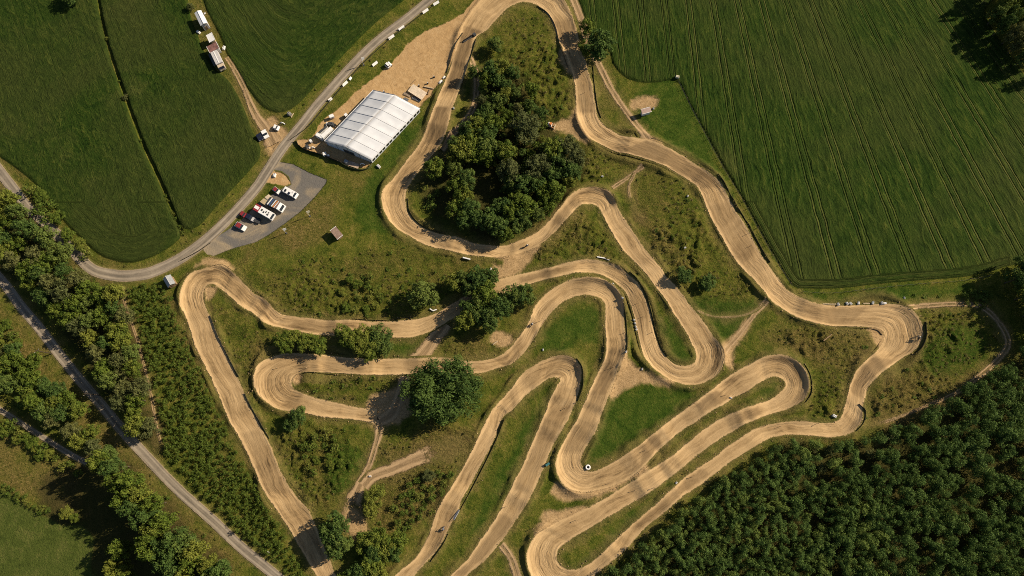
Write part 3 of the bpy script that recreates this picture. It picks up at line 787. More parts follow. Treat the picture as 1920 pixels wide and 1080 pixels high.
# ------------------------------------------------------------------ light and camera
SUN_AZ = math.radians(22.0)      # from +x towards +y
SUN_EL = math.radians(34.0)
sd_ = Vector((math.cos(SUN_AZ) * math.cos(SUN_EL), math.sin(SUN_AZ) * math.cos(SUN_EL), math.sin(SUN_EL)))
sun = bpy.data.lights.new('sun', 'SUN'); sun.energy = 5.0; sun.angle = math.radians(0.5); sun.color = (1.0, 0.86, 0.66)
so = bpy.data.objects.new('sun', sun); COL.objects.link(so); so.rotation_euler = sd_.to_track_quat('Z', 'Y').to_euler(); so.location = (0, 0, 300)
wd = bpy.data.worlds.new('World'); SC.world = wd; wd.use_nodes = True
wn = wd.node_tree; bg = wn.nodes['Background']
sky = wn.nodes.new('ShaderNodeTexSky'); sky.sky_type = 'NISHITA'; sky.sun_disc = False
sky.sun_elevation = SUN_EL; sky.sun_rotation = math.pi / 2 - SUN_AZ
wn.links.new(sky.outputs[0], bg.inputs[0]); bg.inputs[1].default_value = 0.05
cam = bpy.data.cameras.new('camera'); cam.lens = LENS; cam.sensor_width = 36; cam.clip_end = 20000; cam.clip_start = 1
cob = bpy.data.objects.new('camera', cam); COL.objects.link(cob); cob.location = CAM; cob.rotation_euler = (TILT, 0, 0)
SC.camera = cob
SC.cycles.use_denoising = False; SC.cycles.filter_width = 1.0; SC.cycles.max_bounces = 5; SC.cycles.use_adaptive_sampling = False
vs = SC.view_settings; vs.view_transform = 'Standard'; vs.look = 'None'; vs.gamma = 1.0; vs.use_curve_mapping = False; vs.exposure = 0.42
# ------------------------------------------------------------------ vegetation
def mat_leaf(name, dark, light, warm, trans=0.22):
    n = NT(name)
    tone = n.attr('tone')
    isl = n.new('ShaderNodeNewGeometry').outputs['Random Per Island']
    orr = n.new('ShaderNodeObjectInfo').outputs['Random']
    k = n.math('ADD', n.math('MULTIPLY', isl, 0.5), n.math('MULTIPLY', tone, 0.5))
    col = n.mix(k, dark, light)
    col = n.mix(n.math('MULTIPLY', n.rng(n.math('ADD', orr, n.math('MULTIPLY', tone, 0.35)), 0.55, 1.25), 0.75), col, warm)
    d = n.new('ShaderNodeBsdfPrincipled'); n.put(d.inputs['Base Color'], col); d.inputs['Roughness'].default_value = 0.75; d.inputs['Specular IOR Level'].default_value = 0.12
    t = n.new('ShaderNodeBsdfTranslucent'); n.put(t.inputs['Color'], col)
    mx = n.new('ShaderNodeMixShader'); mx.inputs[0].default_value = trans
    n.link(d.outputs[0], mx.inputs[1]); n.link(t.outputs[0], mx.inputs[2]); n.link(mx.outputs[0], n.out.inputs[0])
    return n.m
def mat_bark():
    n = NT('bark'); p = n.obj()
    col = n.ramp(n.noise(n.vmul(p, (3, 3, 0.6)), 3.0, 4), [(0.35, (0.045, 0.032, 0.022)), (0.65, (0.13, 0.10, 0.075))])
    return n.finish(col, 0.95)
M_LEAF = mat_leaf('leaf_green', (0.040, 0.076, 0.010), (0.165, 0.210, 0.030), (0.205, 0.210, 0.036))
M_LEAF_B = mat_leaf('leaf_deep', (0.027, 0.060, 0.014), (0.120, 0.180, 0.038), (0.150, 0.185, 0.038))
M_LEAF_Y = mat_leaf('leaf_olive', (0.045, 0.060, 0.018), (0.130, 0.145, 0.050), (0.155, 0.158, 0.050))
M_SCRUB = mat_leaf('leaf_scrub', (0.038, 0.070, 0.011), (0.145, 0.195, 0.030), (0.180, 0.180, 0.036))
M_STRAW = mat_leaf('tussock_straw', (0.070, 0.075, 0.018), (0.20, 0.175, 0.050), (0.28, 0.21, 0.08))
M_BARK = mat_bark()
M_PLANT = mat_leaf('leaf_plantation', (0.028, 0.066, 0.016), (0.135, 0.205, 0.046), (0.165, 0.215, 0.044))

def unit(v): return v / (np.linalg.norm(v, axis=-1, keepdims=True) + 1e-9)

def leaf_quads(c, nrm, size, rs):
    """flat leaf sprays: centres, facing directions, sizes -> (4N verts, N quads)"""
    N = len(c)
    a = unit(np.cross(nrm, unit(rs.normal(size=(N, 3))))); b = np.cross(nrm, a)
    s1 = size * rs.uniform(0.75, 1.35, N); s2 = size * rs.uniform(0.40, 0.80, N)
    A = a * s1[:, None] * 0.5; B = b * s2[:, None] * 0.5
    bend = nrm * (size * rs.uniform(-0.12, 0.2, N))[:, None]
    v = np.stack([c - A - bend, c + B * 0.9, c + A - bend, c - B * 0.9], 1).reshape(-1, 3)
    f = np.arange(4 * N).reshape(N, 4)
    return v, f

def crown_arrays(seed, R, z0, z1, nclump, nleaf, size, crad=(0.22, 0.36), lobes=0.25, flat=1.0):
    rs = np.random.RandomState(seed)
    cz = (z0 + z1) / 2; rz = (z1 - z0) / 2
    ph = rs.uniform(0, 6.28, 4)
    d = unit(rs.normal(size=(nclump, 3)) + np.array([0, 0, 0.25]))
    az = np.arctan2(d[:, 1], d[:, 0])
    lob = 1 + lobes * (np.sin(2 * az + ph[0]) * 0.4 + np.sin(3 * az + ph[1]) * 0.35 + np.sin(5 * az + ph[2]) * 0.25)
    rr = rs.uniform(0.55, 0.86, nclump); rr[:nclump // 4] = rs.uniform(0.1, 0.5, nclump // 4)
    cr = rs.uniform(*crad, nclump) * R
    cc = d * rr[:, None] * np.array([R, R, rz * flat]) ; cc[:, :2] *= lob[:, None]; cc[:, 2] += cz
    tone_c = rs.uniform(0, 1, nclump)
    per = np.maximum(8, (nleaf * cr ** 2 / (cr ** 2).sum()).astype(int))
    C, Nn, T = [], [], []
    for i in range(nclump):
        k = per[i]
        u = unit(rs.normal(size=(k, 3)) + np.array([0, 0, 0.35]))
        r = cr[i] * rs.uniform(0.6, 1.08, k)
        rip = 1 + 0.22 * np.sin(7 * u[:, 0] + ph[3] + i) * np.sin(6 * u[:, 1] + i)
        p = cc[i] + u * (r * rip)[:, None] * np.array([1, 1, 0.85])
        C.append(p); Nn.append(unit(u + 0.55 * rs.normal(size=(k, 3)) + np.array([0, 0, 0.3]))); T.append(np.full(k, tone_c[i]))
    C = np.concatenate(C); Nn = np.concatenate(Nn); T = np.concatenate(T)
    ok = C[:, 2] > z0 * 0.8 + 0.05
    C, Nn, T = C[ok], Nn[ok], T[ok]
    v, f = leaf_quads(C, Nn, size * rs.uniform(0.7, 1.25, len(C)), rs)
    return v, f, np.repeat(T, 4), cc

def tube_arrays(p0, p1, r0, r1, n=7):
    p0 = np.array(p0, float); p1 = np.array(p1, float)
    d = unit((p1 - p0)[None])[0]; a = unit(np.cross(d, [0.3, 0.9, 0.2])[None])[0]; b = np.cross(d, a)
    t = np.arange(n) / n * 2 * math.pi
    ring = np.cos(t)[:, None] * a + np.sin(t)[:, None] * b
    v = np.concatenate([p0 + ring * r0, p1 + ring * r1])
    f = np.array([[i, (i + 1) % n, n + (i + 1) % n, n + i] for i in range(n)])
    return v, f

def trunk_arrays(seed, h, r, cc, nl=5):
    rs = np.random.RandomState(seed + 500)
    V, F = [], []; o = 0
    top = np.array([rs.uniform(-.3, .3), rs.uniform(-.3, .3), h * 0.72])
    mid_ = np.array([top[0] * .3, top[1] * .3, h * 0.35])
    segs = [((0, 0, -0.3), mid_, r, r * 0.72), (mid_, top, r * 0.72, r * 0.25)]
    for i in rs.choice(len(cc), min(nl, len(cc)), replace=False):
        segs.append((mid_ + (top - mid_) * rs.uniform(0, 0.5), cc[i], r * 0.38, r * 0.08))
    for a, b, r0, r1 in segs:
        v, f = tube_arrays(a, b, r0, r1); V.append(v); F.append(f + o); o += len(v)
    return np.concatenate(V), np.concatenate(F)

class Proto: pass
def make_proto(seed, R, Hh, z0, nclump, nleaf, size, mat, trunk_r, crad=(0.22, 0.36), lobes=0.25, name='crown'):
    p = Proto(); p.R, p.H = R, Hh
    v, f, t, cc = crown_arrays(seed, R, z0, Hh, nclump, nleaf, size, crad, lobes)
    p.v, p.f, p.t = v, f, t
    p.crown = new_mesh('crown', v, f, mat, {'tone': t}, smooth=False)
    tv, tf = trunk_arrays(seed, Hh, trunk_r, cc); p.tv, p.tf = tv, tf
    p.trunk = new_mesh('trunk', tv, tf, M_BARK)
    p.zc = 0.5 * (z0 + Hh)
    return p

BROAD = [make_proto(100 + i, 4.6, 9.5, 1.6, 46, 3000, 0.62, M_LEAF, 0.24, (0.17, 0.30), 0.30) for i in range(5)]
DEEP = [make_proto(140 + i, 4.6, 10.0, 1.4, 50, 3200, 0.60, M_LEAF_B, 0.25, (0.16, 0.28), 0.28) for i in range(4)]
OLIVE = [make_proto(180 + i, 4.6, 9.0, 1.5, 44, 3000, 0.56, M_LEAF_Y, 0.22, (0.17, 0.28), 0.25) for i in range(3)]
PLANT = [make_proto(220 + i, 1.9, 5.6, 0.9, 16, 950, 0.34, M_PLANT, 0.10, (0.32, 0.50), 0.12) for i in range(6)]
SHRUB = [make_proto(260 + i, 1.6, 2.3, 0.15, 12, 260, 0.42, M_SCRUB, 0.06, (0.30, 0.48), 0.3) for i in range(5)]
LOW = [make_proto(300 + i, 1.0, 1.2, 0.05, 7, 70, 0.46, M_SCRUB, 0.04, (0.35, 0.55), 0.3) for i in range(5)]
FAMS = {'broad': BROAD, 'deep': DEEP, 'olive': OLIVE, 'plant': PLANT, 'shrub': SHRUB}

def plant_at(px, py, dpx, h, fam, name, label, cat, group=None, rs=RS, lift=0.5):
    pr = FAMS[fam][rs.randint(len(FAMS[fam]))]
    zc = lift * h
    w = P(px, py, zc)
    R = SZ(dpx, px, py) / 2
    o = link(name, None, loc=(float(w[0]), float(w[1]), ground_z(w[0], w[1])), rot=(0, 0, rs.uniform(0, 6.28)))
    s = R / pr.R * 1.10
    o.scale = (s, s, h / pr.H)
    tag(o, label, cat, group)
    link('crown', pr.crown, o); link('trunk', pr.trunk, o)
    return o

def scatter_px(pg, spacing, rs, jitter=True, maxn=5000):
    """dart throwing inside a photo-pixel polygon"""
    pg = np.array(pg, float)
    x0, y0 = pg.min(0); x1, y1 = pg.max(0)
    n = int((x1 - x0) * (y1 - y0) / spacing ** 2 * 9)
    c = np.column_stack([rs.uniform(x0, x1, n), rs.uniform(y0, y1, n)])
    c = c[inside(pg, c[:, 0], c[:, 1])]
    grid = {}; out = []
    for p in c:
        k = (int(p[0] // spacing), int(p[1] // spacing)); ok = True
        for i in (-1, 0, 1):
            for j in (-1, 0, 1):
                for q in grid.get((k[0] + i, k[1] + j), ()):
                    if (p[0] - q[0]) ** 2 + (p[1] - q[1]) ** 2 < spacing ** 2: ok = False
        if ok: grid.setdefault(k, []).append(p); out.append(p)
        if len(out) >= maxn: break
    return out

def merged(name, items, mat, kind='stuff', label=None, cat=None, trunks=False):
    """one mesh of many small plants: items = (proto, x, y, z, sxy, sz, rot)"""
    V, F, T = [], [], []; o = 0
    for pr, x, y, z, s, sz, r in items:
        c, sn = math.cos(r), math.sin(r)
        v = pr.v
        V.append(np.column_stack([(v[:, 0] * c - v[:, 1] * sn) * s + x, (v[:, 0] * sn + v[:, 1] * c) * s + y, v[:, 2] * sz + z]))
        F.append(pr.f + o); T.append(pr.t); o += len(v)
    me = new_mesh(name, np.concatenate(V), np.concatenate(F), mat, {'tone': np.concatenate(T)}, smooth=False)
    return tag(link(name, me), label, cat, None, kind)

# --- single trees and small groups, each with its own words: (x, y, diameter px, height m, family, label, group)
TREES = [
 (929,84,30,6.0,'deep','lone small dark tree inside the top bend, right of the start straight',None),
 (1125,86,58,11,'deep','large dark round tree at the edge of the big crop field beside the upper track',None),
 (1104,54,34,8,'broad','smaller tree just above the large round one beside the upper track',None),
 (1098,92,28,7,'broad','small tree pressed against the left side of the large round field-edge tree',None),
 (815,316,40,8.5,'broad','tree leaning over the left bend of the track, its shadow lying across the dirt',None),
 (987,241,60,10,'olive','broad grey-green tree standing alone in the middle of the infield wood',None),
 (794,553,56,9,'deep','round dark tree above the long lower track, next to the little white bench',None),
 (559,779,36,6.0,'deep','dark conifer-like tree below the lower left hairpin',None),
 (545,796,28,4.5,'deep','small tree tucked under the dark tree below the lower left hairpin',None),
 (1280,517,34,4.5,'deep','small dark tree beside the right straight with its shadow on the track',None),
 (1325,532,34,4.5,'deep','small dark tree on the mown green patch between the two straights',None),
 (233,181,13,2.6,'olive','single pale bush on the ditch between the two western fields',None),
 (704,931,40,5.5,'broad','pale green tree beside the dirt path fork near the bottom',None),
 (696,958,32,5.0,'broad','small pale tree just below the one at the dirt path fork',None),
 (227,1030,38,12,'broad','tall light green tree standing inside the big shadow at the lower left',None),
 (125,962,26,5,'broad','bush tree at the pasture edge where the brown field meets the big shadow',None),
 (142,971,20,4,'broad','small bush at the pasture corner beside the bigger bush tree',None),
 (358,14,16,3,'olive','brownish bush beside the white barn at the top of the farm strip',None),
 (804,893,26,3,'olive','small pale bush at the right end of the dirt path fork',None),
]
for x, y, d, h, fam, lab, g in TREES:
    plant_at(x, y, d, h, fam, 'tree' if d > 24 else 'bush', lab, 'tree' if d > 24 else 'bush', g)

WOOD = [(889,135,24),(920,133,36),(941,129,34),(960,137,28),(910,152,28),(933,152,30),(950,162,26),(950,179,26),(933,189,30),(902,190,22),(997,170,28),(968,178,22),(970,206,22),(952,216,24),(914,206,28),(902,221,30),(1014,214,26),(991,197,20),
 (891,237,40),(918,235,34),(936,235,28),(877,247,36),(912,254,38),(868,281,48),(889,272,38),(910,277,42),(854,272,30),(850,297,26),(893,292,36),(914,295,30),(948,284,40),(850,316,28),(954,322,46),(1008,314,50),(981,345,42),(1006,345,36),(958,345,30),
 (1039,281,44),(1064,277,42),(1077,297,40),(1047,302,36),(1068,322,40),(1037,330,36),(1041,360,42),(1068,341,26),(1018,360,30),(875,337,38),(858,354,40),(872,370,34),(858,395,40),(880,393,40),(870,414,34),(893,411,32),(916,414,42),(937,427,42),(947,440,30),
 (943,389,36),(968,381,40),(987,389,44),(958,403,38),(979,411,38),(968,426,32),(1025,385,32),(1008,402,30)]
for i, (x, y, d) in enumerate(WOOD):
    fam = 'olive' if (x, y) in ((1064,277),(1077,297),(954,322),(1008,314),(902,190),(970,206)) else ('broad' if RS.rand() < 0.45 else 'deep')
    plant_at(x, y, d * 1.05, 4.5 + d * 0.115, fam, 'tree', 'leafy tree in the dense wood enclosed by the upper loop of the track', 'tree', 'trees of the infield wood')
for x, y, d in ((808,372,20),(809,386,22),(798,352,14),(820,360,14),(990,225,16),(1020,235,18)):
    plant_at(x, y, d, 1.8, 'shrub', 'shrub', 'low rounded shrub on the grassy fringe of the infield wood', 'shrub', 'shrubs round the infield wood')
MIDW = [(850,530,36),(867,522,32),(896,524,46),(917,520,38),(907,538,36),(878,540,30),(913,557,50),(896,567,36),(877,577,32),(873,601,42),(894,592,38),(917,597,42),(919,613,26),(936,576,44),(959,555,46),(977,553,42),(992,561,26),(950,570,34)]
for x, y, d in MIDW:
    plant_at(x, y, d, 5.5 + d * 0.085, 'deep' if RS.rand() < 0.6 else 'broad', 'tree', 'tree in the clump shading the middle of the track', 'tree', 'trees of the middle clump')
for x, y, d in ((530,637,34),(550,634,36),(570,640,36),(537,650,28),(597,648,36),(584,642,28)):
    plant_at(x, y, d, 5.2, 'broad', 'tree', 'tree in the left of the two clumps above the lower left hairpin', 'tree', 'trees of the left hairpin clump')
for x, y, d in ((647,627,36),(665,635,38),(687,632,42),(710,628,46),(700,650,48),(720,648,40),(676,648,36),(655,640,30)):
    plant_at(x, y, d, 6.0, 'deep' if RS.rand() < .5 else 'broad', 'tree', 'tree in the right of the two clumps above the lower left hairpin', 'tree', 'trees of the right hairpin clump')
for x, y, d in ((633,982,44),(627,1003,50),(638,1018,46),(613,995,30),(629,1034,32)):
    plant_at(x, y, d, 9.5, 'deep', 'tree', 'dark tree overhanging the left straight at the bottom', 'tree', 'trees over the bottom of the left straight')
for x, y, d in ((693,1015,50),(713,1011,40),(742,1015,40),(724,1029,46),(702,1036,40),(738,1037,34),(698,1062,46),(671,1071,36),(711,1073,38),(655,1085,36)):
    plant_at(x, y, d, 7.0, 'deep' if RS.rand() < .6 else 'broad', 'tree', 'tree in the clump beside the end of the bottom dirt path', 'tree', 'trees by the bottom dirt path')
# the one very large tree by the middle hairpin
v, f, t, cc = crown_arrays(77, 14.6, 1.8, 15.0, 190, 26000, 0.74, (0.10, 0.19), 0.18)
w = P(834, 733, 6.5)
o = link('giant_tree', None, loc=(float(w[0]), float(w[1]), ground_z(w[0], w[1])))
o.scale = (1.06, 0.80, 0.82)
tag(o, 'one huge dark broad-crowned tree covering the inside of the lower hairpin', 'tree')
link('crown', new_mesh('crown', v, f, M_LEAF_B, {'tone': t}, smooth=False), o)
tv, tf = trunk_arrays(9, 14.0, 0.75, cc, 16); link('trunk', new_mesh('trunk', tv, tf, M_BARK), o)

def belt(pg, spacing, d, h, fams, name, label, cat, group, seed, lift=0.5):
    rs = np.random.RandomState(seed)
    for x, y in scatter_px(pg, spacing, rs):
        plant_at(x, y, rs.uniform(*d), rs.uniform(*h), fams[rs.randint(len(fams))], name, label, cat, group, rs, lift)

belt([(-25,385),(18,372),(52,402),(100,448),(142,498),(178,535),(222,540),(236,590),(246,640),(256,690),(266,740),(276,790),(286,830),(262,812),(238,770),(208,722),(182,680),(158,650),(140,625),(112,595),(78,560),(52,520),(24,490),(-25,470)], 22, (30, 44), (7.5, 11), ['broad', 'broad', 'deep', 'olive'],
     'tree', 'broadleaf tree in the dense belt between the pale lane and the shaded road', 'tree', 'trees of the roadside belt', 5)
belt([(52,352),(70,352),(112,405),(152,450),(178,478),(168,482),(140,462),(100,418),(66,385)], 17, (18, 30), (2.2, 3.6), ['shrub', 'broad'], 'bush', 'bush on the grassy verge between the pale lane and the western field', 'bush', 'bushes on the lane verge', 6)
belt([(-25,650),(28,655),(66,684),(92,716),(122,742),(150,768),(172,798),(196,830),(215,848),(200,856),(165,842),(130,816),(90,782),(45,752),(-25,728)], 21, (28, 42), (6.5, 9), ['broad', 'broad', 'olive', 'deep'],
     'tree', 'tree in the grove between the shaded road and the narrow far left track', 'tree', 'trees of the left grove', 7)
belt([(-25,590),(12,600),(30,630),(40,650),(10,650),(-25,640)], 15, (14, 24), (2, 3.5), ['shrub', 'broad'], 'bush', 'bush in the scrub at the left edge above the grove', 'bush', 'bushes above the left grove', 8)
belt([(-20,780),(20,792),(60,822),(110,856),(152,876),(150,890),(120,882),(70,852),(20,816),(-20,804)], 12, (16, 24), (2.4, 3.6), ['shrub', 'broad'], 'shrub', 'shrub in the hedge along the lower side of the narrow far left track', 'shrub', 'hedge below the far left track', 9)
belt([(-20,893),(10,905),(40,926),(70,948),(92,958),(88,966),(60,955),(30,938),(-20,908)], 8, (9, 13), (1.4, 2.0), ['shrub'], 'shrub', 'shrub in the thin hedge between the brown field and the pasture', 'shrub', 'hedge above the pasture', 10)
belt([(170,852),(200,856),(238,890),(272,915),(292,942),(305,966),(330,992),(356,1010),(384,1036),(405,1060),(425,1090),(340,1105),(296,1060),(274,1010),(254,972),(238,938),(214,902),(190,880)], 21, (34, 46), (15, 19), ['broad', 'deep', 'broad'],
     'tree', 'tall tree in the row whose long shadow darkens the lower left corner', 'tree', 'tall trees of the lower left row', 12)
belt([(205,1058),(236,1050),(244,1090),(210,1100)], 18, (26, 34), (9, 12), ['broad', 'olive'], 'tree', 'tree below the tall light green one at the bottom left edge', 'tree', 'trees at the bottom left edge', 13)
belt([(1850,-30),(1862,26),(1884,56),(1902,88),(1925,126),(1985,140),(1985,-40)], 21, (24, 32), (10.5, 13), ['deep', 'olive', 'deep'], 'tree', 'tree at the top right wood edge beyond the big crop field', 'tree', 'trees of the top right wood', 14)
belt([(1888,506),(1915,498),(1985,490),(1985,640),(1940,625),(1920,580),(1900,545)], 24, (34, 46), (11, 14), ['deep', 'deep', 'broad'], 'tree', 'tall dark tree at the right edge below the big crop field', 'tree', 'trees of the right edge wood', 15)
belt([(1800,545),(1835,540),(1862,556),(1850,578),(1815,568)], 11, (12, 18), (1.2, 2.0), ['shrub'], 'shrub', 'shrub in the thin scrub above the right service track', 'shrub', 'scrub above the service track', 16)
belt([(1510,835),(1560,845),(1640,835),(1700,800),(1680,850),(1600,880),(1540,900),(1500,870)], 24, (14, 26), (1.8, 4), ['shrub', 'olive', 'broad'], 'bush', 'bush in the open gap between the lower right track and the plantation', 'bush', 'bushes before the plantation', 17)
belt([(770,900),(830,880),(846,888),(815,960),(770,1000),(735,985),(740,930)], 15, (12, 20), (1.2, 2.2), ['shrub'], 'shrub', 'low shrub in the brown scrub right of the dirt path fork', 'shrub', 'scrub right of the path fork', 18)
belt([(560,815),(620,805),(650,840),(630,890),(590,890),(560,860)], 17, (12, 24), (1.2, 2.6), ['shrub', 'shrub', 'broad'], 'shrub', 'low shrub on the green knoll between the left straight and the dirt path', 'shrub', 'shrubs on the green knoll', 19)
belt([(640,525),(700,520),(720,560),(690,590),(645,585)], 16, (14, 22), (1.4, 2.6), ['shrub', 'broad'], 'shrub', 'rounded shrub on the rough slope above the long lower track', 'shrub', 'shrubs on the rough slope', 20)
for x, y, d in ((308,366,9),(313,374,7),(322,398,9),(327,408,8),(334,424,9),(341,436,10),(222,150,7),(262,262,7),(199,70,7)):
    plant_at(x, y, d, 1.2, 'shrub', 'shrub', 'tiny shrub growing along the ditch between the two western fields', 'shrub', 'shrubs along the ditch')

rs = np.random.RandomState(62)
for x, y in scatter_px([(905,150),(960,150),(1000,200),(1020,250),(1080,290),(1070,340),(1030,390),(980,430),(930,430),(870,400),(860,340),(850,300),(900,230)], 15, rs):
    if (x - 906) ** 2 + ((y - 365) * 0.7) ** 2 < 36 ** 2: continue
    plant_at(x, y, rs.uniform(13, 22), rs.uniform(2.2, 4.0), ('shrub', 'deep', 'broad')[rs.randint(3)], 'understorey_bush', 'bush growing under and between the trees of the infield wood', 'bush', 'understorey of the infield wood', rs)
plant_at(133, -4, 34, 6, 'deep', 'tree', 'tree cut by the top edge of the photo in the far western field', 'tree', None, rs)
# --- plantation: the 300 nearest trees one by one, the rest as one mass
rs = np.random.RandomState(31)
small = scatter_px(FOREST, 13.4, rs)
GAP = np.array([(1500,834),(1560,842),(1660,830),(1690,806),(1700,830),(1640,870),(1560,905),(1530,900),(1505,870)], float)
TRK = sdT
keep = []
for x, y in small:
    dd_ = x - 1380
    if rs.rand() < 0.34 * np.clip((x - 1500) / 300.0, 0, 1): continue
    if inside(GAP, np.array([x]), np.array([y]))[0] and rs.rand() < 0.6: continue
    keep.append((x, y))
def edge_ok(x, y): 
    w_ = P(x, y, 2.6); return samp(sdT, w_[0], w_[1]) < -1.6
keep = [k for k in keep if edge_ok(*k)]
vis = [k for k in keep if k[0] < 1945 and k[1] < 1105]
vis.sort(key=lambda k: (k[0] - 960) ** 2 * 0.35 + (k[1] - 1100) ** 2)
near = set(map(tuple, vis[:300]))
rest = []
for x, y in keep:
    big_ = np.clip((x - 1480) / 320.0, 0, 1)
    d = rs.uniform(14.5, 22.5) + 9 * big_ * rs.rand(); h = rs.uniform(3.8, 7.2) + 2.0 * big_
    if (x, y) in near:
        plant_at(x, y, d, h, 'plant', 'young_tree', 'young round-topped tree of the dense plantation at the lower right', 'tree', 'plantation trees', rs)
    else:
        pr = PLANT[rs.randint(len(PLANT))]; w = P(x, y, h * 0.5); s = SZ(d, x, y) / 2 / pr.R * 1.04
        rest.append((pr, w[0], w[1], 0.0, s, h / pr.H, rs.uniform(0, 6.28)))
merged('plantation', rest, M_PLANT, label='far part of the dense young plantation at the lower right corner', cat='woodland')

# --- scrub thicket between the path and the left straight, tussocks and weeds: ground cover
rs = np.random.RandomState(41)
it = []
for x, y in scatter_px(THICKET, 8.2, rs):
    if rs.rand() < 0.10: continue
    pr = SHRUB[rs.randint(len(SHRUB))]; h = rs.uniform(1.0, 2.5); w = P(x, y, h * 0.5); s = SZ(rs.uniform(9, 16), x, y) / 2 / pr.R
    it.append((pr, w[0], w[1], ground_z(w[0], w[1]), s, h / pr.H, rs.uniform(0, 6.28)))
merged('scrub_thicket', it, M_SCRUB, label='dense green scrub thicket between the narrow path and the left straight', cat='thicket')
def cover(name, pgs, spacing, seed, hh, dd2, mat, label, cat, skip=0.3, clear=0.5):
    rs = np.random.RandomState(seed); it = []
    for pg in pgs:
        for x, y in scatter_px(pg, spacing, rs):
            w = P(x, y)
            if rs.rand() < skip or samp(sdAll, *w) > -clear or samp(sdF, *w) > -0.6: continue
            if vnoise(np.array(w[0]), np.array(w[1]), 0.10, seed) < 0.47: continue
            pr = LOW[rs.randint(len(LOW))]; h = rs.uniform(*hh); s = SZ(rs.uniform(*dd2), x, y) / 2
            it.append((pr, w[0], w[1], ground_z(*w) - 0.05, s, h / 1.2, rs.uniform(0, 6.28)))
    return merged(name, it, mat, label=label, cat=cat)
cover('tussock_grass', ROUGH, 8.0, 51, (0.25, 0.7), (3.5, 8.5), M_STRAW, 'straw-coloured tussocks on the rough ground between the track bends', 'tussocks', 0.35)
cover('weeds', ROUGH[:3] + ROUGH[4:8] + DRY[1:5] + [[(1620,560),(1850,545),(1880,640),(1840,700),(1700,790),(1620,800)]], 15.0, 52, (0.4, 1.0), (6, 13), M_SCRUB, 'green weeds scattered over the rough ground between the track bends', 'weeds', 0.5)
cover('verge_weeds', [[(60,350),(110,380),(560,-10),(820,-10),(560,250),(470,360),(360,450),(250,520),(190,500)], [(40,600),(120,680),(420,1000),(520,1090),(400,1090),(180,870)]], 11.0, 53, (0.25, 0.7), (3, 7), M_STRAW, 'dry grass and weeds on the verges of the lane and the road', 'weeds', 0.45)
print('stage: vegetation', len(keep))
# ------------------------------------------------------------------ objects
def mat(name, col, rough=0.6, metal=0.0, spec=0.3, var=0.12, sc=2.0, bump=0.0):
    n = NT(name); p = n.obj()
    k = n.noise(p, sc, 4, 0.6)
    c2 = tuple(x * (1 - var * 1.6) for x in col); c1 = tuple(min(1, x * (1 + var * 0.4)) for x in col)
    c = n.ramp(k, [(0.32, c2), (0.62, c1)])
    return n.finish(c, rough, n.bump(k, bump, 0.05) if bump else None, metal, spec)
M_WHITE = mat('white_paint', (0.78, 0.77, 0.75), 0.45, var=0.06)
M_PVC = mat('tent_fabric', (0.62, 0.635, 0.665), 0.55, var=0.05, sc=0.35)
M_RIB_SHADE = mat('tent_rib_shaded', (0.40, 0.41, 0.43), 0.6, var=0.1)  # darker rib tone for the shaded roof slope
M_PVCWALL = mat('tent_wall', (0.66, 0.69, 0.74), 0.5, var=0.06)
M_GLASS = mat('dark_glass', (0.02, 0.024, 0.03), 0.12, spec=0.6, var=0.05)
M_BLACK = mat('black_rubber', (0.018, 0.018, 0.018), 0.8, var=0.2)
M_DGREY = mat('dark_grey', (0.055, 0.058, 0.062), 0.7, var=0.3)
M_GREY = mat('grey_metal', (0.30, 0.31, 0.32), 0.5, metal=0.3, var=0.15)
M_LGREY = mat('light_grey_sheet', (0.52, 0.50, 0.49), 0.55, var=0.15)
M_RED = mat('red_paint', (0.25, 0.030, 0.036), 0.35, spec=0.5, var=0.12)
M_ORANGE = mat('orange_paint', (0.60, 0.22, 0.06), 0.45, var=0.15)
M_BLUE = mat('blue_paint', (0.045, 0.085, 0.20), 0.4, var=0.15)
M_NAVY = mat('navy_paint', (0.014, 0.018, 0.040), 0.3, spec=0.5, var=0.15)
M_BROWN = mat('brown_roof_felt', (0.27, 0.185, 0.145), 0.85, var=0.25, sc=1.2)
M_RUST = mat('rusty_roof', (0.24, 0.12, 0.10), 0.8, var=0.35, sc=0.8)
M_TAN = mat('tan_canvas', (0.54, 0.44, 0.32), 0.85, var=0.12)
M_DECK = mat('deck_boards', (0.70, 0.57, 0.42), 0.8, var=0.18, sc=1.5)
M_WOOD = mat('timber', (0.30, 0.20, 0.11), 0.85, var=0.3, sc=2.0)
M_POLE = mat('tarred_pole', (0.06, 0.045, 0.032), .9)
M_PALE = mat('pale_timber', (0.52, 0.41, 0.26), 0.85, var=0.25)
M_NET = mat('dark_shade_net', (0.028, 0.030, 0.020), 0.9, var=0.3)
M_STONE = mat('grey_stone', (0.26, 0.25, 0.23), 0.95, var=0.4, sc=1.5, bump=0.6)
M_YELLOW = mat('cream_board', (0.72, 0.66, 0.48), 0.6, var=0.1)
M_TEAL = mat('teal_tarp', (0.04, 0.16, 0.17), 0.7, var=0.2)
M_SKIN = mat('riding_suit', (0.06, 0.09, 0.16), 0.8, var=0.2)
M_HELM = mat('helmet_white', (0.7, 0.7, 0.68), 0.3)
M_STRAWB = mat('straw', (0.50, 0.38, 0.19), 0.95, var=0.3, sc=4, bump=0.5)

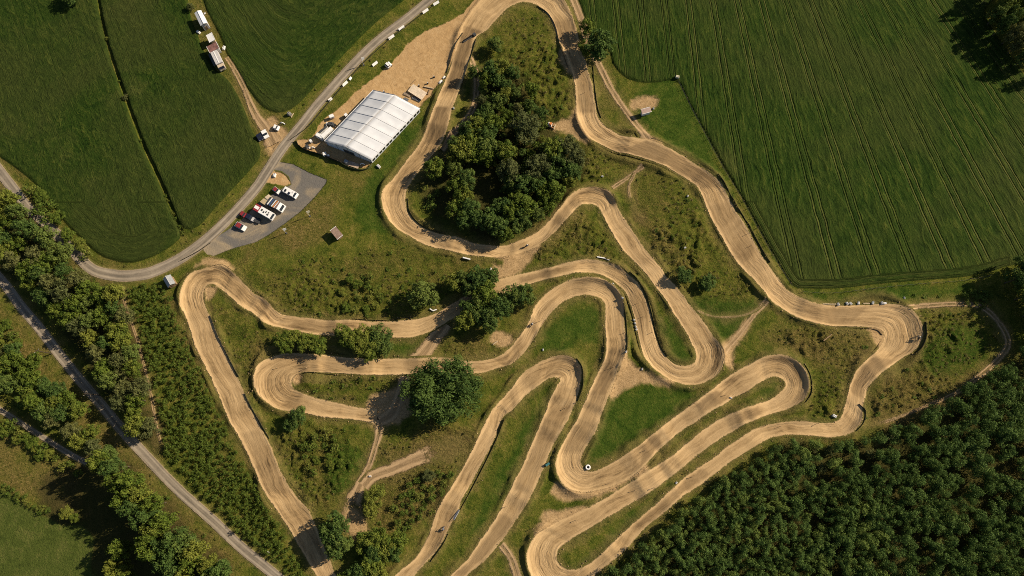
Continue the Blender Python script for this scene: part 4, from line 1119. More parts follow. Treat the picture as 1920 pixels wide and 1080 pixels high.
class MB:
    def __init__(s): s.v = []; s.f = []
    def add(s, v, f):
        o = len(s.v); s.v += [tuple(map(float, p)) for p in v]; s.f += [tuple(i + o for i in q) for q in f]; return s
    def box(s, x0, x1, y0, y1, z0, z1, top=1.0, topx=None):
        cx, cy = (x0 + x1) / 2, (y0 + y1) / 2; tx = topx if topx is not None else top
        v = [(x0, y0, z0), (x1, y0, z0), (x1, y1, z0), (x0, y1, z0)]
        v += [(cx + (p[0] - cx) * tx, cy + (p[1] - cy) * top, z1) for p in v[:4]]
        return s.add(v, [(3, 2, 1, 0), (4, 5, 6, 7), (0, 1, 5, 4), (1, 2, 6, 5), (2, 3, 7, 6), (3, 0, 4, 7)])
    def prism(s, pts, y0, y1):
        """side profile (x,z) pushed across y"""
        n = len(pts); v = [(x, y0, z) for x, z in pts] + [(x, y1, z) for x, z in pts]
        f = [tuple(range(n)), tuple(range(2 * n - 1, n - 1, -1))] + [(i, i + n, (i + 1) % n + n, (i + 1) % n) for i in range(n)]
        return s.add(v, f)
    def slab(s, quad, th):
        """thick sheet through four (x,y,z) corners"""
        q = [Vector(p) for p in quad]; n = (q[1] - q[0]).cross(q[3] - q[0]).normalized()
        if n.z < 0: q = q[::-1]; n = -n
        v = [p for p in q] + [p - n * th for p in q]
        return s.add(v, [(0, 1, 2, 3), (7, 6, 5, 4)] + [(i, i + 4, (i + 1) % 4 + 4, (i + 1) % 4) for i in range(4)])
    def tube(s, p0, p1, r, n=8, r1=None):
        v, f = tube_arrays(p0, p1, r, r if r1 is None else r1, n)
        f = [tuple(q) for q in f] + [tuple(range(n - 1, -1, -1)), tuple(range(n, 2 * n))]
        return s.add(v, f)
    def wheel(s, x, y, z, r, w, n=14):
        t = [(x + r * math.cos(6.2832 * i / n), z + r * math.sin(6.2832 * i / n)) for i in range(n)]
        return s.prism(t, y - w / 2, y + w / 2)
    def ring(s, c, R, r, n=18, m=8):
        v = []; f = []
        for i in range(n):
            a = 6.2832 * i / n
            for j in range(m):
                b = 6.2832 * j / m
                v.append((c[0] + (R + r * math.cos(b)) * math.cos(a), c[1] + (R + r * math.cos(b)) * math.sin(a), c[2] + r * math.sin(b)))
        for i in range(n):
            for j in range(m):
                f.append((i * m + j, ((i + 1) % n) * m + j, ((i + 1) % n) * m + (j + 1) % m, i * m + (j + 1) % m))
        return s.add(v, f)
    def build(s, name, material, parent=None, bev=0.0, loc=None, rot=None, smooth=False):
        bm = bmesh.new()
        vs = [bm.verts.new(p) for p in s.v]
        for q in s.f:
            try: bm.faces.new([vs[i] for i in q])
            except ValueError: pass
        bmesh.ops.recalc_face_normals(bm, faces=bm.faces)
        if bev: bmesh.ops.bevel(bm, geom=list(bm.edges), offset=bev, segments=2, affect='EDGES', clamp_overlap=True)
        me = bpy.data.meshes.new(name); bm.to_mesh(me); bm.free()
        if smooth:
            for p in me.polygons: p.use_smooth = True
        me.materials.append(material)
        return link(name, me, parent, loc, rot)

def thing(name, label, cat, loc, rz=0.0, group=None):
    o = link(name, None, loc=loc, rot=(0, 0, rz)); return tag(o, label, cat, group)

def G(x, y, lift=0.0):
    w = P(x, y); return Vector((float(w[0]), float(w[1]), float(samp(HT, w[0], w[1])) + lift))

def axis(x0, y0, x1, y1, z=0.0):
    """(centre on the ground, heading, length) of something seen from pixel 0 (rear) to pixel 1 (front) at height z"""
    a, b = P(x0, y0, z), P(x1, y1, z); c = (a + b) / 2; d = b - a
    return Vector((float(c[0]), float(c[1]), float(samp(HT, c[0], c[1])))), math.atan2(d[1], d[0]), float(np.hypot(*d))

def copy_tree(o, parent=None):
    c = o.copy(); COL.objects.link(c); c.parent = parent
    for ch in o.children: copy_tree(ch, c)
    return c

# --- road vehicles (x forward)
def wheels(t, L, w, r=0.34, xs=(-0.32, 0.32)):
    for x in xs:
        for sgn in (-1, 1):
            MB().wheel(x * L, sgn * (w / 2 - 0.10), r, r, 0.24).build('wheel', M_BLACK, t)

def car(p, label, paint, roofpaint=None, w=1.85, hgt=1.5, dark_bonnet=None, name='parked_car', cat='car', group=None):
    loc, rz, L = axis(*p, z=0.8)
    t = thing(name, label, cat, loc, rz, group)
    h = L / 2
    MB().prism([(-h, .35), (-h + .05, .85), (-h + .25, .98), (h * .45, 1.0), (h * .92, .80), (h, .62), (h, .32)], -w / 2, w / 2).build('body', paint, t, 0.06)
    cab = [(-h * .86, .96), (-h * .66, hgt - .06), (h * .12, hgt - .06), (h * .44, .98)]
    MB().prism(cab, -w / 2 + .10, w / 2 - .10).build('window', M_GLASS, t, 0.03)
    MB().box(-h * .68, h * .14, -w / 2 + .12, w / 2 - .12, hgt - .08, hgt, 0.92).build('roof', roofpaint or paint, t, 0.02)
    for sg in (-1, 1):
        MB().box(h - .08, h + .02, sg * (w / 2 - .38) - .18, sg * (w / 2 - .38) + .18, .56, .72).build('headlight', M_WHITE, t)
    if dark_bonnet: MB().slab([(h * .5, -w / 2 + .2, 1.0), (h * .9, -w / 2 + .2, .84), (h * .9, w / 2 - .2, .84), (h * .5, w / 2 - .2, 1.0)], .03).build('bonnet', dark_bonnet, t)
    wheels(t, L, w)
    return t

def van(p, label, paint, hgt=2.2, w=2.0, marks=(), name='van', cat='van', nose=0.22):
    loc, rz, L = axis(*p, z=hgt * 0.8)
    t = thing(name, label, cat, loc, rz); h = L / 2
    MB().prism([(-h, .4), (-h, hgt - .08), (-h + .1, hgt), (h - L * nose, hgt), (h - L * nose * .45, 1.25), (h - .05, 1.0), (h, .75), (h, .4)], -w / 2, w / 2).build('body', paint, t, 0.06)
    MB().slab([(h - L * nose + .06, -w / 2 + .2, hgt - .06), (h - L * nose * .45 - .02, -w / 2 + .15, 1.36), (h - L * nose * .45 - .02, w / 2 - .15, 1.36), (h - L * nose + .06, w / 2 - .2, hgt - .06)], -.05).build('windscreen', M_GLASS, t)
    for sg in (-1, 1):
        MB().box(h - L * .45, h - L * nose - .1, sg * (w / 2) - .03, sg * (w / 2) + .03, 1.2, hgt - .35).build('window', M_GLASS, t)
        MB().box(h - .06, h + .03, sg * (w / 2 - .3) - .16, sg * (w / 2 - .3) + .16, .62, .82).build('headlight', M_LGREY, t)
    for (nm, x0, x1, y0, y1, m) in marks:
        MB().box(-h + x0 * L, -h + x1 * L, -w / 2 + y0 * w, -w / 2 + y1 * w, hgt - .02, hgt + .04).build(nm, m, t)
    wheels(t, L, w, 0.36)
    return t

van((532, 354, 556, 367), 'white van with dark roof panels at the top end of the parking lot', M_WHITE, 1.9, 2.1,
    [('roof_panel', .10, .24, .1, .6, M_GLASS), ('roof_panel', .40, .56, .05, .45, M_NAVY), ('roof_hatch', .62, .70, .5, .8, M_LGREY)])
car((512, 352, 524, 361), 'small red car with white bonnet at the grass edge above the tan awnings', M_WHITE, M_RED, 1.6, 1.45)
car((450, 398, 461, 405), 'dark red car behind the navy car on the left of the parking lot', M_RED, None, 1.7, 1.4)
car((460, 403, 476, 412), 'navy car with silver bonnet between the red car and the black trailer', M_NAVY, M_NAVY, 1.85, 1.5, M_LGREY)
car((441, 419, 460, 429), 'white car with a red roof standing apart at the lower end of the parking lot', M_WHITE, M_RED, 1.9, 1.5)
# low black trailer in front of the navy car
loc, rz, L = axis(477, 411, 491, 417, 0.6)
t = thing('car_trailer', 'low black flatbed trailer in front of the navy car', 'trailer', loc, rz)
MB().box(-L / 2, L / 2 - .7, -.85, .85, .5, .62).build('bed', M_DGREY, t, .02)
for a, b in (((-L / 2, -.85), (L / 2 - .7, -.85)), ((-L / 2, .85), (L / 2 - .7, .85))): MB().tube((a[0], a[1], .85), (b[0], b[1], .85), .05, 6).build('side_rail', M_BLACK, t)
MB().tube((L / 2 - .7, 0, .52), (L / 2 + .3, 0, .45), .05, 6).build('drawbar', M_BLACK, t)
for sg in (-1, 1): MB().wheel(-.3, sg * .95, .33, .33, .2).build('wheel', M_BLACK, t)
# camper bus
loc, rz, L = axis(477, 387, 511, 406, 2.2)
t = thing('camper_bus', 'long white camper bus with a red rear end in the middle of the parking lot', 'bus', loc, rz)
h = L / 2; w = 2.5
MB().prism([(-h * .42, .5), (-h * .42, 2.6), (h - .5, 2.6), (h, 1.9), (h, .5)], -w / 2, w / 2).build('body', M_WHITE, t, .08)
MB().box(-h, -h * .424, -w / 2, w / 2, .5, 2.62).build('rear_body', M_RED, t, .08)
MB().slab([(h - .44, -w / 2 + .2, 2.58), (h + .03, -w / 2 + .2, 1.92), (h + .03, w / 2 - .2, 1.92), (h - .44, w / 2 - .2, 2.58)], -.05).build('windscreen', M_GLASS, t)
for x0, x1, y0, y1 in ((-.25, -.10, -.2, .55), (.0, .14, -.5, .1), (.22, .32, -.1, .6), (.42, .60, -.6, -.05), (.46, .56, .2, .7)):
    MB().box(x0 * h, x1 * h, y0, y1, 2.58, 2.70).build('roof_vent', M_DGREY, t, .02)
MB().box(-h * .95, -h * .5, -.5, .6, 2.60, 2.66).build('roof_panel', M_WHITE, t)
for sg in (-1, 1):
    MB().box(-h * .35, h * .75, sg * w / 2 - .03, sg * w / 2 + .03, 1.5, 2.15).build('side_window', M_GLASS, t)
    MB().box(h - .05, h + .04, sg * .85 - .2, sg * .85 + .2, .8, 1.0).build('headlight', M_LGREY, t)
wheels(t, L, w, .45, (-.30, .30))
# event truck with striped box
loc, rz, L = axis(503, 376, 530, 390, 2.4)
t = thing('event_truck', 'race truck with dark striped box and white nose beside the tan awnings', 'truck', loc, rz)
h = L / 2; w = 3.0
MB().box(-h, h * .34, -w / 2, w / 2, .6, 2.9).build('box_body', M_DGREY, t, .06)
for k, (x0, x1, m) in enumerate(((-.86, -.74, M_WHITE), (-.62, -.50, M_BLUE), (-.30, -.20, M_WHITE), (-.12, .0, M_ORANGE), (.06, .14, M_WHITE), (.20, .30, M_RUST))):
    MB().slab([(x0 * h, -w / 2 + .1, 2.93), (x1 * h, -w / 2 + .1, 2.93), (x1 * h + .35, w / 2 - .1, 2.93), (x0 * h + .35, w / 2 - .1, 2.93)], .05).build('stripe', m, t)
MB().prism([(h * .36, .6), (h * .36, 2.8), (h * .70, 2.5), (h, 1.3), (h, .6)], -w / 2 + .15, w / 2 - .15).build('cab', M_WHITE, t, .08)
MB().slab([(h * .73, -w / 2 + .4, 2.44), (h * .93, -w / 2 + .4, 1.62), (h * .93, w / 2 - .4, 1.62), (h * .73, w / 2 - .4, 2.44)], -.05).build('windscreen', M_GLASS, t)
for sg in (-1, 1): MB().box(h - .05, h + .04, sg - .2, sg + .2, .75, .98).build('headlight', M_LGREY, t)
wheels(t, L, w, .48, (-.3, .3))
# two awnings
def awning(q, label, m):
    c = [P3(x, y, 2.5) for x, y in q]; ctr = sum(c, Vector()) / 4; gz = ground_z(ctr.x, ctr.y)
    t = thing('awning', label, 'awning', (ctr.x, ctr.y, gz))
    loc_ = [Vector((p.x - ctr.x, p.y - ctr.y, 2.5 + (0.12 if i in (0, 1) else -0.12))) for i, p in enumerate(c)]
    MB().slab(loc_, .06).build('canopy', m, t)
    for p in loc_: MB().tube((p.x * .94, p.y * .94, 0), (p.x * .94, p.y * .94, p.z - .05), .05, 6).build('leg', M_GREY, t)
awning([(496, 369.5), (503.5, 364), (513, 371.5), (506, 377)], 'pinkish tan awning nearer the red and white car, upper of the two', M_TAN)
awning([(487, 378), (494.5, 371.5), (505, 378), (497.5, 385)], 'darker tan awning beside the striped truck, lower of the two', mat('tan_canvas_dull', (0.42, 0.33, 0.20), .9))

# --- the marquee
ez = 3.0
A, B, C_, D_ = [P(x, y, ez) for x, y in ((608.6, 263.2), (696.0, 300.8), (786.0, 200.8), (701.0, 170.3))]
ctr = (A + B + C_ + D_) / 4; ax = ((D_ - A) + (C_ - B)) / 2; LL = float(np.linalg.norm(ax)); ax = ax / LL
wd_ = np.array([ax[1], -ax[0]]); WWd = abs(float(((B - A + C_ - D_) / 2) @ wd_))
t = thing('marquee', 'large white marquee with ridged roof beside the sand yard', 'marquee', (float(ctr[0]), float(ctr[1]), ground_z(*ctr) + .02), math.atan2(ax[1], ax[0]))
l, w = LL / 2, WWd / 2; rz_ = ez + 3.1
NB = 7
for sg, nm in ((1, 'roof_slope'), (-1, 'roof_slope')):
    m = MB()
    for i in range(NB):
        x0, x1 = -l + 2 * l * i / NB, -l + 2 * l * (i + 1) / NB
        n_ = 6
        for a in range(4):
            for b in range(n_):
                def pt(u, v):
                    sag = -0.16 * math.sin(math.pi * u) * math.sin(math.pi * min(1, v * 1.05))
                    return (x0 + (x1 - x0) * u, sg * w * (1 - v) * 1.02, ez + (rz_ - ez) * v + sag)
                q = [pt(a / 4, b / n_), pt((a + 1) / 4, b / n_), pt((a + 1) / 4, (b + 1) / n_), pt(a / 4, (b + 1) / n_)]
                m.add(q, [(0, 1, 2, 3)])
    s_ = m.build(nm, M_PVC, t)
    me = s_.data; bm = bmesh.new(); bm.from_mesh(me); bmesh.ops.remove_doubles(bm, verts=bm.verts, dist=.002); bmesh.ops.recalc_face_normals(bm, faces=bm.faces)
    for f_ in bm.faces: f_.smooth = True
    bmesh.ops.solidify(bm, geom=list(bm.faces), thickness=0.05); bm.to_mesh(me); bm.free()
    sm = MB()
    for i in range(NB + 1):
        x = -l + 2 * l * i / NB
        sm.tube((x, sg * w * 1.02, ez + .05), (x, 0, rz_ + .05), .075 if sg > 0 else .045, 6)
    sm.build('roof_rib', M_RIB_SHADE if sg > 0 else mat('roof_rib_lit', (0.62, 0.60, 0.58), .6), t)  # shade put into colour: dark ribs on the shaded slope, pale on the lit
MB().tube((-l, 0, rz_ + .06), (l, 0, rz_ + .06), .11, 8).build('ridge_cap', M_LGREY, t)
for sg in (-1, 1):
    sw = MB().box(-l, l, sg * w * .985 - .04, sg * w * .985 + .04, 0, ez - .02).build('side_wall', M_PVCWALL, t)
    for i in range(NB):
        for k in range(2):
            x0 = -l + 2 * l * (i + .12 + .44 * k) / NB
            MB().box(x0, x0 + 2 * l / NB * .34, sg * (w * .985 + .05) - .02, sg * (w * .985 + .05) + .02, .6, 2.3).build('window', M_GLASS, sw)
    MB().box(-l - .05, l + .05, sg * (w * 1.025) - .1, sg * (w * 1.025) + .1, ez - .12, ez + .06).build('eaves_gutter', M_WHITE, t)
for sg in (-1, 1):
    x = sg * (l - .06)
    gp = MB(); gp.add([(x - .03, -w * .97, 0), (x - .03, w * .97, 0), (x - .03, w * .97, ez), (x - .03, 0, rz_ - .08), (x - .03, -w * .97, ez), (x + .03, -w * .97, 0), (x + .03, w * .97, 0), (x + .03, w * .97, ez), (x + .03, 0, rz_ - .08), (x + .03, -w * .97, ez)],
           [(0, 1, 2, 3, 4), (9, 8, 7, 6, 5)] + [(i, i + 5, (i + 1) % 5 + 5, (i + 1) % 5) for i in range(5)])
    g_ = gp.build('gable_wall', M_PVCWALL, t)
    for y0 in (-w * .95, -w * .48, 0, w * .48, w * .95):
        MB().tube((x + sg * .06, y0, 0), (x + sg * .06, y0, ez + (rz_ - ez) * (1 - abs(y0) / w) - .1), .07, 6).build('frame_post', M_GREY, g_)
    MB().box(x + sg * .04 - .02, x + sg * .04 + .02, -2.0, 2.0, .05, 2.7).build('door', M_DGREY, g_)

# the tent stands on a skewed plot: its bays run parallel to the slanting gables
sh = float(((B - A + C_ - D_) / 2) @ ax) / WWd
for ch in [o for o in bpy.data.objects if o.type == 'MESH' and (o.parent is t or (o.parent is not None and o.parent.parent is t))]:
    for v in ch.data.vertices: v.co.x -= sh * v.co.y
    ch.data.update()
# --- sheds and roofs given by the roof corners in the photo
def shed(name, quad, z, label, cat, roofm, wallm, ridge=0.0, over=0.25, drop=0.25, door=True, roofm2=None):
    c = [P3(x, y, z) for x, y in quad]; ctr = sum(c, Vector()) / 4
    ex_ = ((c[1] - c[0]) + (c[2] - c[3])) / 2; ey_ = ((c[3] - c[0]) + (c[2] - c[1])) / 2
    Lx, Ly = ex_.length / 2, abs(ey_.dot(Vector((-ex_.y, ex_.x, 0)).normalized())) / 2
    t = thing(name, label, cat, (ctr.x, ctr.y, ground_z(ctr.x, ctr.y)), math.atan2(ex_.y, ex_.x))
    bx, by = Lx - over, Ly - over
    if ridge:
        MB().prism([(-by, 0), (by, 0), (by, z - drop), (0, z + ridge - drop - .05), (-by, z - drop)], -bx, bx).build('wall', wallm, t, rot=(0, 0, math.pi / 2))
        for sg in (-1, 1):
            MB().slab([(-Lx, sg * Ly, z - drop), (Lx, sg * Ly, z - drop), (Lx, 0, z + ridge), (-Lx, 0, z + ridge)], .07).build('roof', (roofm2 if sg > 0 and roofm2 else roofm), t)
        MB().tube((-Lx, 0, z + ridge + .02), (Lx, 0, z + ridge + .02), .07, 6).build('ridge_cap', M_LGREY, t)
    else:
        MB().box(-bx, bx, -by, by, 0, z - drop).build('wall', wallm, t)
        MB().slab([(-Lx, -Ly, z - .12), (Lx, -Ly, z - .12), (Lx, Ly, z + .12), (-Lx, Ly, z + .12)], .1).build('roof', roofm, t)
        for sg in (-1, 1): MB().box(-Lx - .06, Lx + .06, sg * (Ly + .07) - .06, sg * (Ly + .07) + .06, z + sg * .12 - .12, z + sg * .12 + .05).build('roof_trim', M_WHITE, t)
    if door:
        d_ = MB().box(bx - .02, bx + .05, -.45, .45, .05, min(2.0, z - drop - .15)).build('door', M_WOOD, t)
        MB().tube((bx + .06, .3, 1.0), (bx + .12, .3, 1.0), .03, 6).build('handle', M_GREY, d_)
    return t
shed('shed', [(618.5, 433), (629, 425.2), (643, 439), (632, 448)], 2.6, 'flat-roofed brown shed standing alone on the grass below the parking lot', 'shed', M_BROWN, M_WOOD)
shed('shed', [(305, 523), (313, 539), (328, 530), (317, 513)], 2.7, 'small gabled grey shed by the road beside the scrub thicket', 'shed', M_LGREY, M_WOOD, 0.75, roofm2=M_GREY)
shed('shed', [(1206, 213.5), (1224, 207.5), (1217, 202), (1200.4, 205.5)], 2.6, 'low pinkish-roofed hut beside the sandy patch right of the upper track', 'shed', mat('pink_roof', (0.40, 0.29, 0.24), .85, var=.12), M_WHITE)
shed('barn', [(364.6, 24.6), (375.7, 48.6), (388.6, 42), (376.3, 18)], 3.8, 'white-roofed barn at the top of the farm strip', 'barn', M_WHITE, M_LGREY, 0.3)
shed('shelter', [(386.7, 65.2), (392.5, 78.4), (404, 76.2), (397, 62)], 3.0, 'square white-roofed shelter between the barn and the rusty roof', 'shelter', M_WHITE, M_PALE)
shed('barn', [(387, 86.5), (392.5, 96.8), (412, 92), (406, 80.2)], 3.2, 'low shed with a rusty brown roof in the middle of the farm strip', 'shed', M_RUST, M_LGREY)
# long lorry with grey tipped side
loc, rz, L = axis(401, 97, 415.5, 127, 2.6)
t = thing('lorry', 'long grey lorry with a tan cab parked at the end of the farm strip', 'lorry', loc, rz); h = L / 2
MB().box(-h, h * .52, -1.25, 1.25, .9, 3.0).build('cargo_box', M_LGREY, t, .04)
MB().slab([(-h, -1.27, 3.02), (h * .5, -1.27, 3.02), (h * .5, -2.3, 2.3), (-h, -2.3, 2.3)], .08).build('side_flap', M_DGREY, t)
MB().box(-h * .98, h * .50, -.15, .15, 3.0, 3.1).build('roof_ridge', M_WHITE, t)
MB().prism([(h * .56, .7), (h * .56, 2.6), (h * .86, 2.6), (h, 1.7), (h, .7)], -1.2, 1.2).build('cab', M_TAN, t, .08)
MB().slab([(h * .88, -1.0, 2.56), (h * .99, -1.0, 1.80), (h * .99, 1.0, 1.80), (h * .88, 1.0, 2.56)], -.06).build('windscreen', M_NAVY, t)
for sg in (-1, 1): MB().box(h - .04, h + .05, sg * .8 - .18, sg * .8 + .18, .8, 1.0).build('headlight', M_WHITE, t)
wheels(t, L, 2.4, .5, (-.36, -.24, .32))
# cars at the farm entrance
car((492.5, 244, 500.5, 258), 'white pickup parked at the mouth of the farm track next to a navy car', M_WHITE, None, 1.9, 1.7, name='pickup', cat='pickup')
car((483.5, 251, 490, 262), 'navy car parked on the field side of the white pickup', M_NAVY, None, 2.0, 1.6)
car((512.5, 237, 523, 241), 'small white car facing the lane above the white pickup', M_WHITE, None, 1.7, 1.5)
car((724, 124.5, 732, 117.5), 'small white car alone on the upper edge of the sand yard', M_WHITE, None, 1.9, 1.6)
# white and orange loader by the infield wood
loc, rz, L = axis(1024, 230, 1040, 236, 1.0)
t = thing('loader', 'small white and orange loader on the dirt fan beside the infield wood', 'loader', loc, rz)
MB().box(-1.0, .6, -.75, .75, .4, 1.3, .9).build('chassis', M_WHITE, t, .08)
MB().box(-.4, .5, -.55, .55, 1.3, 2.0, .85).build('cab', M_ORANGE, t, .05)
MB().box(1.5, 1.9, -.9, .9, .15, .75).build('bucket', M_PALE, t, .03)
for sg in (-1, 1): MB().tube((-.6, sg * .7, 1.3), (1.6, sg * .6, .5), .09, 6).build('arm', M_ORANGE, t)
for x in (-.6, .5):
    for sg in (-1, 1): MB().wheel(x, sg * .85, .38, .38, .28).build('wheel', M_BLACK, t)

# --- yard clutter round the marquee
def container(p, w, hgt, label, m, name='trailer', cat='trailer', roofm=None, wh=True, group=None):
    loc, rz, L = axis(*p, z=hgt); t = thing(name, label, cat, loc, rz, group); h = L / 2
    z0 = .45 if wh else .05
    MB().box(-h, h, -w / 2, w / 2, z0, hgt).build('body', m, t, .05)
    MB().box(-h * .96, h * .96, -w / 2 * .94, w / 2 * .94, hgt - .01, hgt + .05).build('roof', roofm or m, t)
    d_ = MB().box(-.4, .4, -w / 2 - .03, -w / 2 + .02, z0 + .05, min(hgt - .2, z0 + 1.9)).build('door', M_LGREY, t)
    if wh:
        for sg in (-1, 1): MB().wheel(0, sg * (w / 2 - .12), .35, .35, .2).build('wheel', M_BLACK, t)
        MB().tube((h, 0, .5), (h + .9, 0, .45), .05, 6).build('drawbar', M_DGREY, t)
    else:
        for k in (-.7, .7): MB().box(k * h - .1, k * h + .1, -w / 2 + .05, w / 2 - .05, 0, .06).build('skid', M_DGREY, t)
    return t
container((602.5, 256.5, 622, 239), 1.5, 2.3, 'long narrow white cabin beside the left flank of the marquee', M_WHITE, 'cabin', 'cabin', wh=False)
container((596, 251, 613, 236), 0.9, 1.4, 'low white service trailer with a dark top left of the long white cabin', M_WHITE, roofm=M_DGREY)
container((592.5, 250.5, 604, 256.5), 1.3, 2.2, 'short white cabin set across the lower end of the long one', M_WHITE, 'cabin', 'cabin', wh=False)
container((617, 218.5, 625, 215.5), 1.2, 1.6, 'white box trailer with a black tailboard at the upper corner of the yard', M_WHITE, roofm=M_WHITE)
container((646, 216.5, 650.5, 213), 1.2, 1.5, 'small dark crate against the left side of the marquee', M_DGREY, 'crate', 'crate', wh=False, roofm=M_WHITE)
container((580, 264.5, 584, 262), 1.0, 1.2, 'little white box by the left bulge of the yard fence', M_WHITE, 'storage_box', 'box', wh=False)
container((572.5, 275, 578, 272), 1.2, 1.1, 'black box by the yard fence below the little white box', M_DGREY, 'storage_box', 'box', wh=False)
container((605, 288.5, 611, 287), 1.2, 1.3, 'white box with dark front halfway along the yard fence', M_WHITE, 'storage_box', 'box', wh=False)
container((613.5, 291, 617, 290.5), .7, .8, 'smallest white box on the yard fence right of the dark-fronted one', M_WHITE, 'storage_box', 'box', wh=False)
container((645, 300.5, 652, 303), 1.2, 1.1, 'grey equipment box at the corner of the plank deck in front of the marquee', M_GREY, 'storage_box', 'box', wh=False)
# generator heap
loc, rz, L = axis(612, 231, 630, 234, .9)
t = thing('generator', 'dark grey generator with cables on the sand left of the marquee', 'generator', loc, rz)
MB().box(-1.1, .9, -.6, .6, .25, 1.35).build('housing', M_DGREY, t, .08)
MB().box(-1.5, 1.4, -.7, .7, .1, .25).build('base_frame', M_BLACK, t)
MB().tube((.5, .2, 1.3), (.5, .2, 1.8), .08, 8).build('exhaust', M_GREY, t)
MB().ring((1.5, -.3, .15), .5, .1).build('cable_coil', M_BLACK, t)
MB().box(-2.0, -1.5, -.5, .5, .0, .7).build('fuel_tank', M_WHITE, t, .05)
# curved white gateways (two small arches)
def arch(x0, y0, x1, y1, label, hgt=1.3, m=M_WHITE):
    a, b = G(x0, y0), G(x1, y1); c = (a + b) / 2; d = (b - a); Lh = d.length / 2
    t = thing('arch', label, 'arch', c, math.atan2(d.y, d.x)); mb = MB(); pr = None
    for i in range(9):
        q = (Lh * math.cos(math.pi * i / 8), 0, hgt * math.sin(math.pi * i / 8))
        if pr: mb.tube(pr, q, .17, 8)
        pr = q
    mb.build('hoop', m, t)
    for sg in (-1, 1): MB().box(sg * Lh - .25, sg * Lh + .25, -.25, .25, 0, .15).build('foot', M_DGREY, t)
arch(584, 279, 590, 277.5, 'white hoop arch by the lower left of the yard fence')
arch(676, 309, 684, 309, 'white hoop arch in front of the right corner of the marquee')
arch(527, 231, 534, 233, 'white hoop arch lying in the verge grass above the small white car', 1.0)
# plank deck before the gable, sand ramp and grilles behind the marquee
def deck(name, quad, z, label, cat, m, boards=9, th=.08):
    c = [P3(x, y, z) for x, y in quad]; ctr = sum(c, Vector()) / 4
    ex_ = ((c[1] - c[0]) + (c[2] - c[3])) / 2; ey_ = ((c[3] - c[0]) + (c[2] - c[1])) / 2
    Lx, Ly = ex_.length / 2, ey_.length / 2
    t = thing(name, label, cat, (ctr.x, ctr.y, ground_z(ctr.x, ctr.y) + .03), math.atan2(ex_.y, ex_.x)); mb = MB()
    for i in range(boards):
        y0 = -Ly + 2 * Ly * i / boards
        mb.box(-Lx, Lx, y0 + .008, y0 + 2 * Ly / boards - .008, z, z + th)
    mb.build('board', m, t)
    for sx in (-1, 1): MB().box(sx * Lx * .85 - .07, sx * Lx * .85 + .07, -Ly, Ly, 0, z - .005).build('joist', M_WOOD, t)
    return t
deck('plank_deck', [(648, 299), (678, 309), (668, 315), (647, 308)], .25, 'pale plank deck in front of the lower marquee gable', 'deck', mat('grey_planks', (0.46, 0.35, 0.26), .9, var=.3))
deck('stage', [(762, 171), (790.5, 184), (801, 176.8), (777, 156)], .9, 'pale boarded stage on the sand behind the marquee', 'stage', M_DECK, 12)
def grille(quad, label, m=M_DGREY):
    c = [P3(x, y, .5) for x, y in quad]; ctr = sum(c, Vector()) / 4
    ex_ = c[1] - c[0]; ey_ = c[3] - c[0]; Lx, Ly = ex_.length / 2, ey_.length / 2
    t = thing('stacked_fence_panels', label, 'fence panels', (ctr.x, ctr.y, ground_z(ctr.x, ctr.y) + .03), math.atan2(ex_.y, ex_.x))
    MB().box(-Lx, Lx, -Ly, Ly, .05, .30).build('panel_stack', m, t, .02)
    for i in range(6): MB().box(-Lx + 2 * Lx * (i + .5) / 6 - .05, -Lx + 2 * Lx * (i + .5) / 6 + .05, -Ly * .9, Ly * .9, .302, .36).build('bar', M_GREY, t)
    for sx in (-1, 1): MB().box(sx * Lx * .8 - .08, sx * Lx * .8 + .08, -Ly, Ly, 0, .05).build('batten', M_WOOD, t)
grille([(770.5, 183.5), (786, 190), (789.5, 186), (774, 179.5)], 'largest stack of black fence panels, against the front of the boarded stage')
grille([(756, 184.5), (763.5, 188.2), (767, 185.5), (758.5, 181.2)], 'stack of black fence panels nearest the upper end of the marquee roof')
grille([(755, 175.5), (767.5, 181), (770, 177), (758.5, 172)], 'stack of brown fence panels at the left end of the boarded stage', M_WOOD)
def beam(x0, y0, x1, y1, label, m=M_PALE, r=.16, name='timber_baulk', cat='timber', lift=.12, group=None):
    a, b = G(x0, y0), G(x1, y1); c = (a + b) / 2; d = b - a; Lh = d.length / 2
    t = thing(name, label, cat, c, math.atan2(d.y, d.x), group)
    MB().box(-Lh, Lh, -r, r, lift, lift + 2 * r).build('timber', m, t, .03)
    for sx in (-1, 1): MB().box(sx * Lh * .8 - .1, sx * Lh * .8 + .1, -r * 1.3, r * 1.3, 0, lift).build('block', M_WOOD, t)
    return t
beam(795, 162.5, 813, 166.2, 'pale beam lying on the sand right of the boarded stage')
beam(802, 177, 806, 168, 'dark beam standing off the end of the boarded stage', M_WOOD)
beam(771, 157.5, 780, 148, 'thin pole at the top corner of the boarded stage', M_WOOD, .09)
beam(806, 579, 812, 583, 'left arm of the white bench boards by the round dark tree', M_WHITE, .18, 'bench_board', 'bench board')
beam(812, 583, 819, 580.5, 'right arm of the white bench boards by the round dark tree', M_WHITE, .18, 'bench_board', 'bench board')
beam(868, 484, 882, 487.5, 'white trough beside the dirt fan below the infield wood', M_WHITE, .22, 'trough', 'trough')
beam(1119, 482.5, 1133, 485, 'white board on the bank above the middle hairpin', M_WHITE, .18, 'course_board', 'board')
beam(1133, 485.5, 1142, 489, 'shorter grey board continuing the white one above the middle hairpin', M_LGREY, .15, 'course_board', 'board')
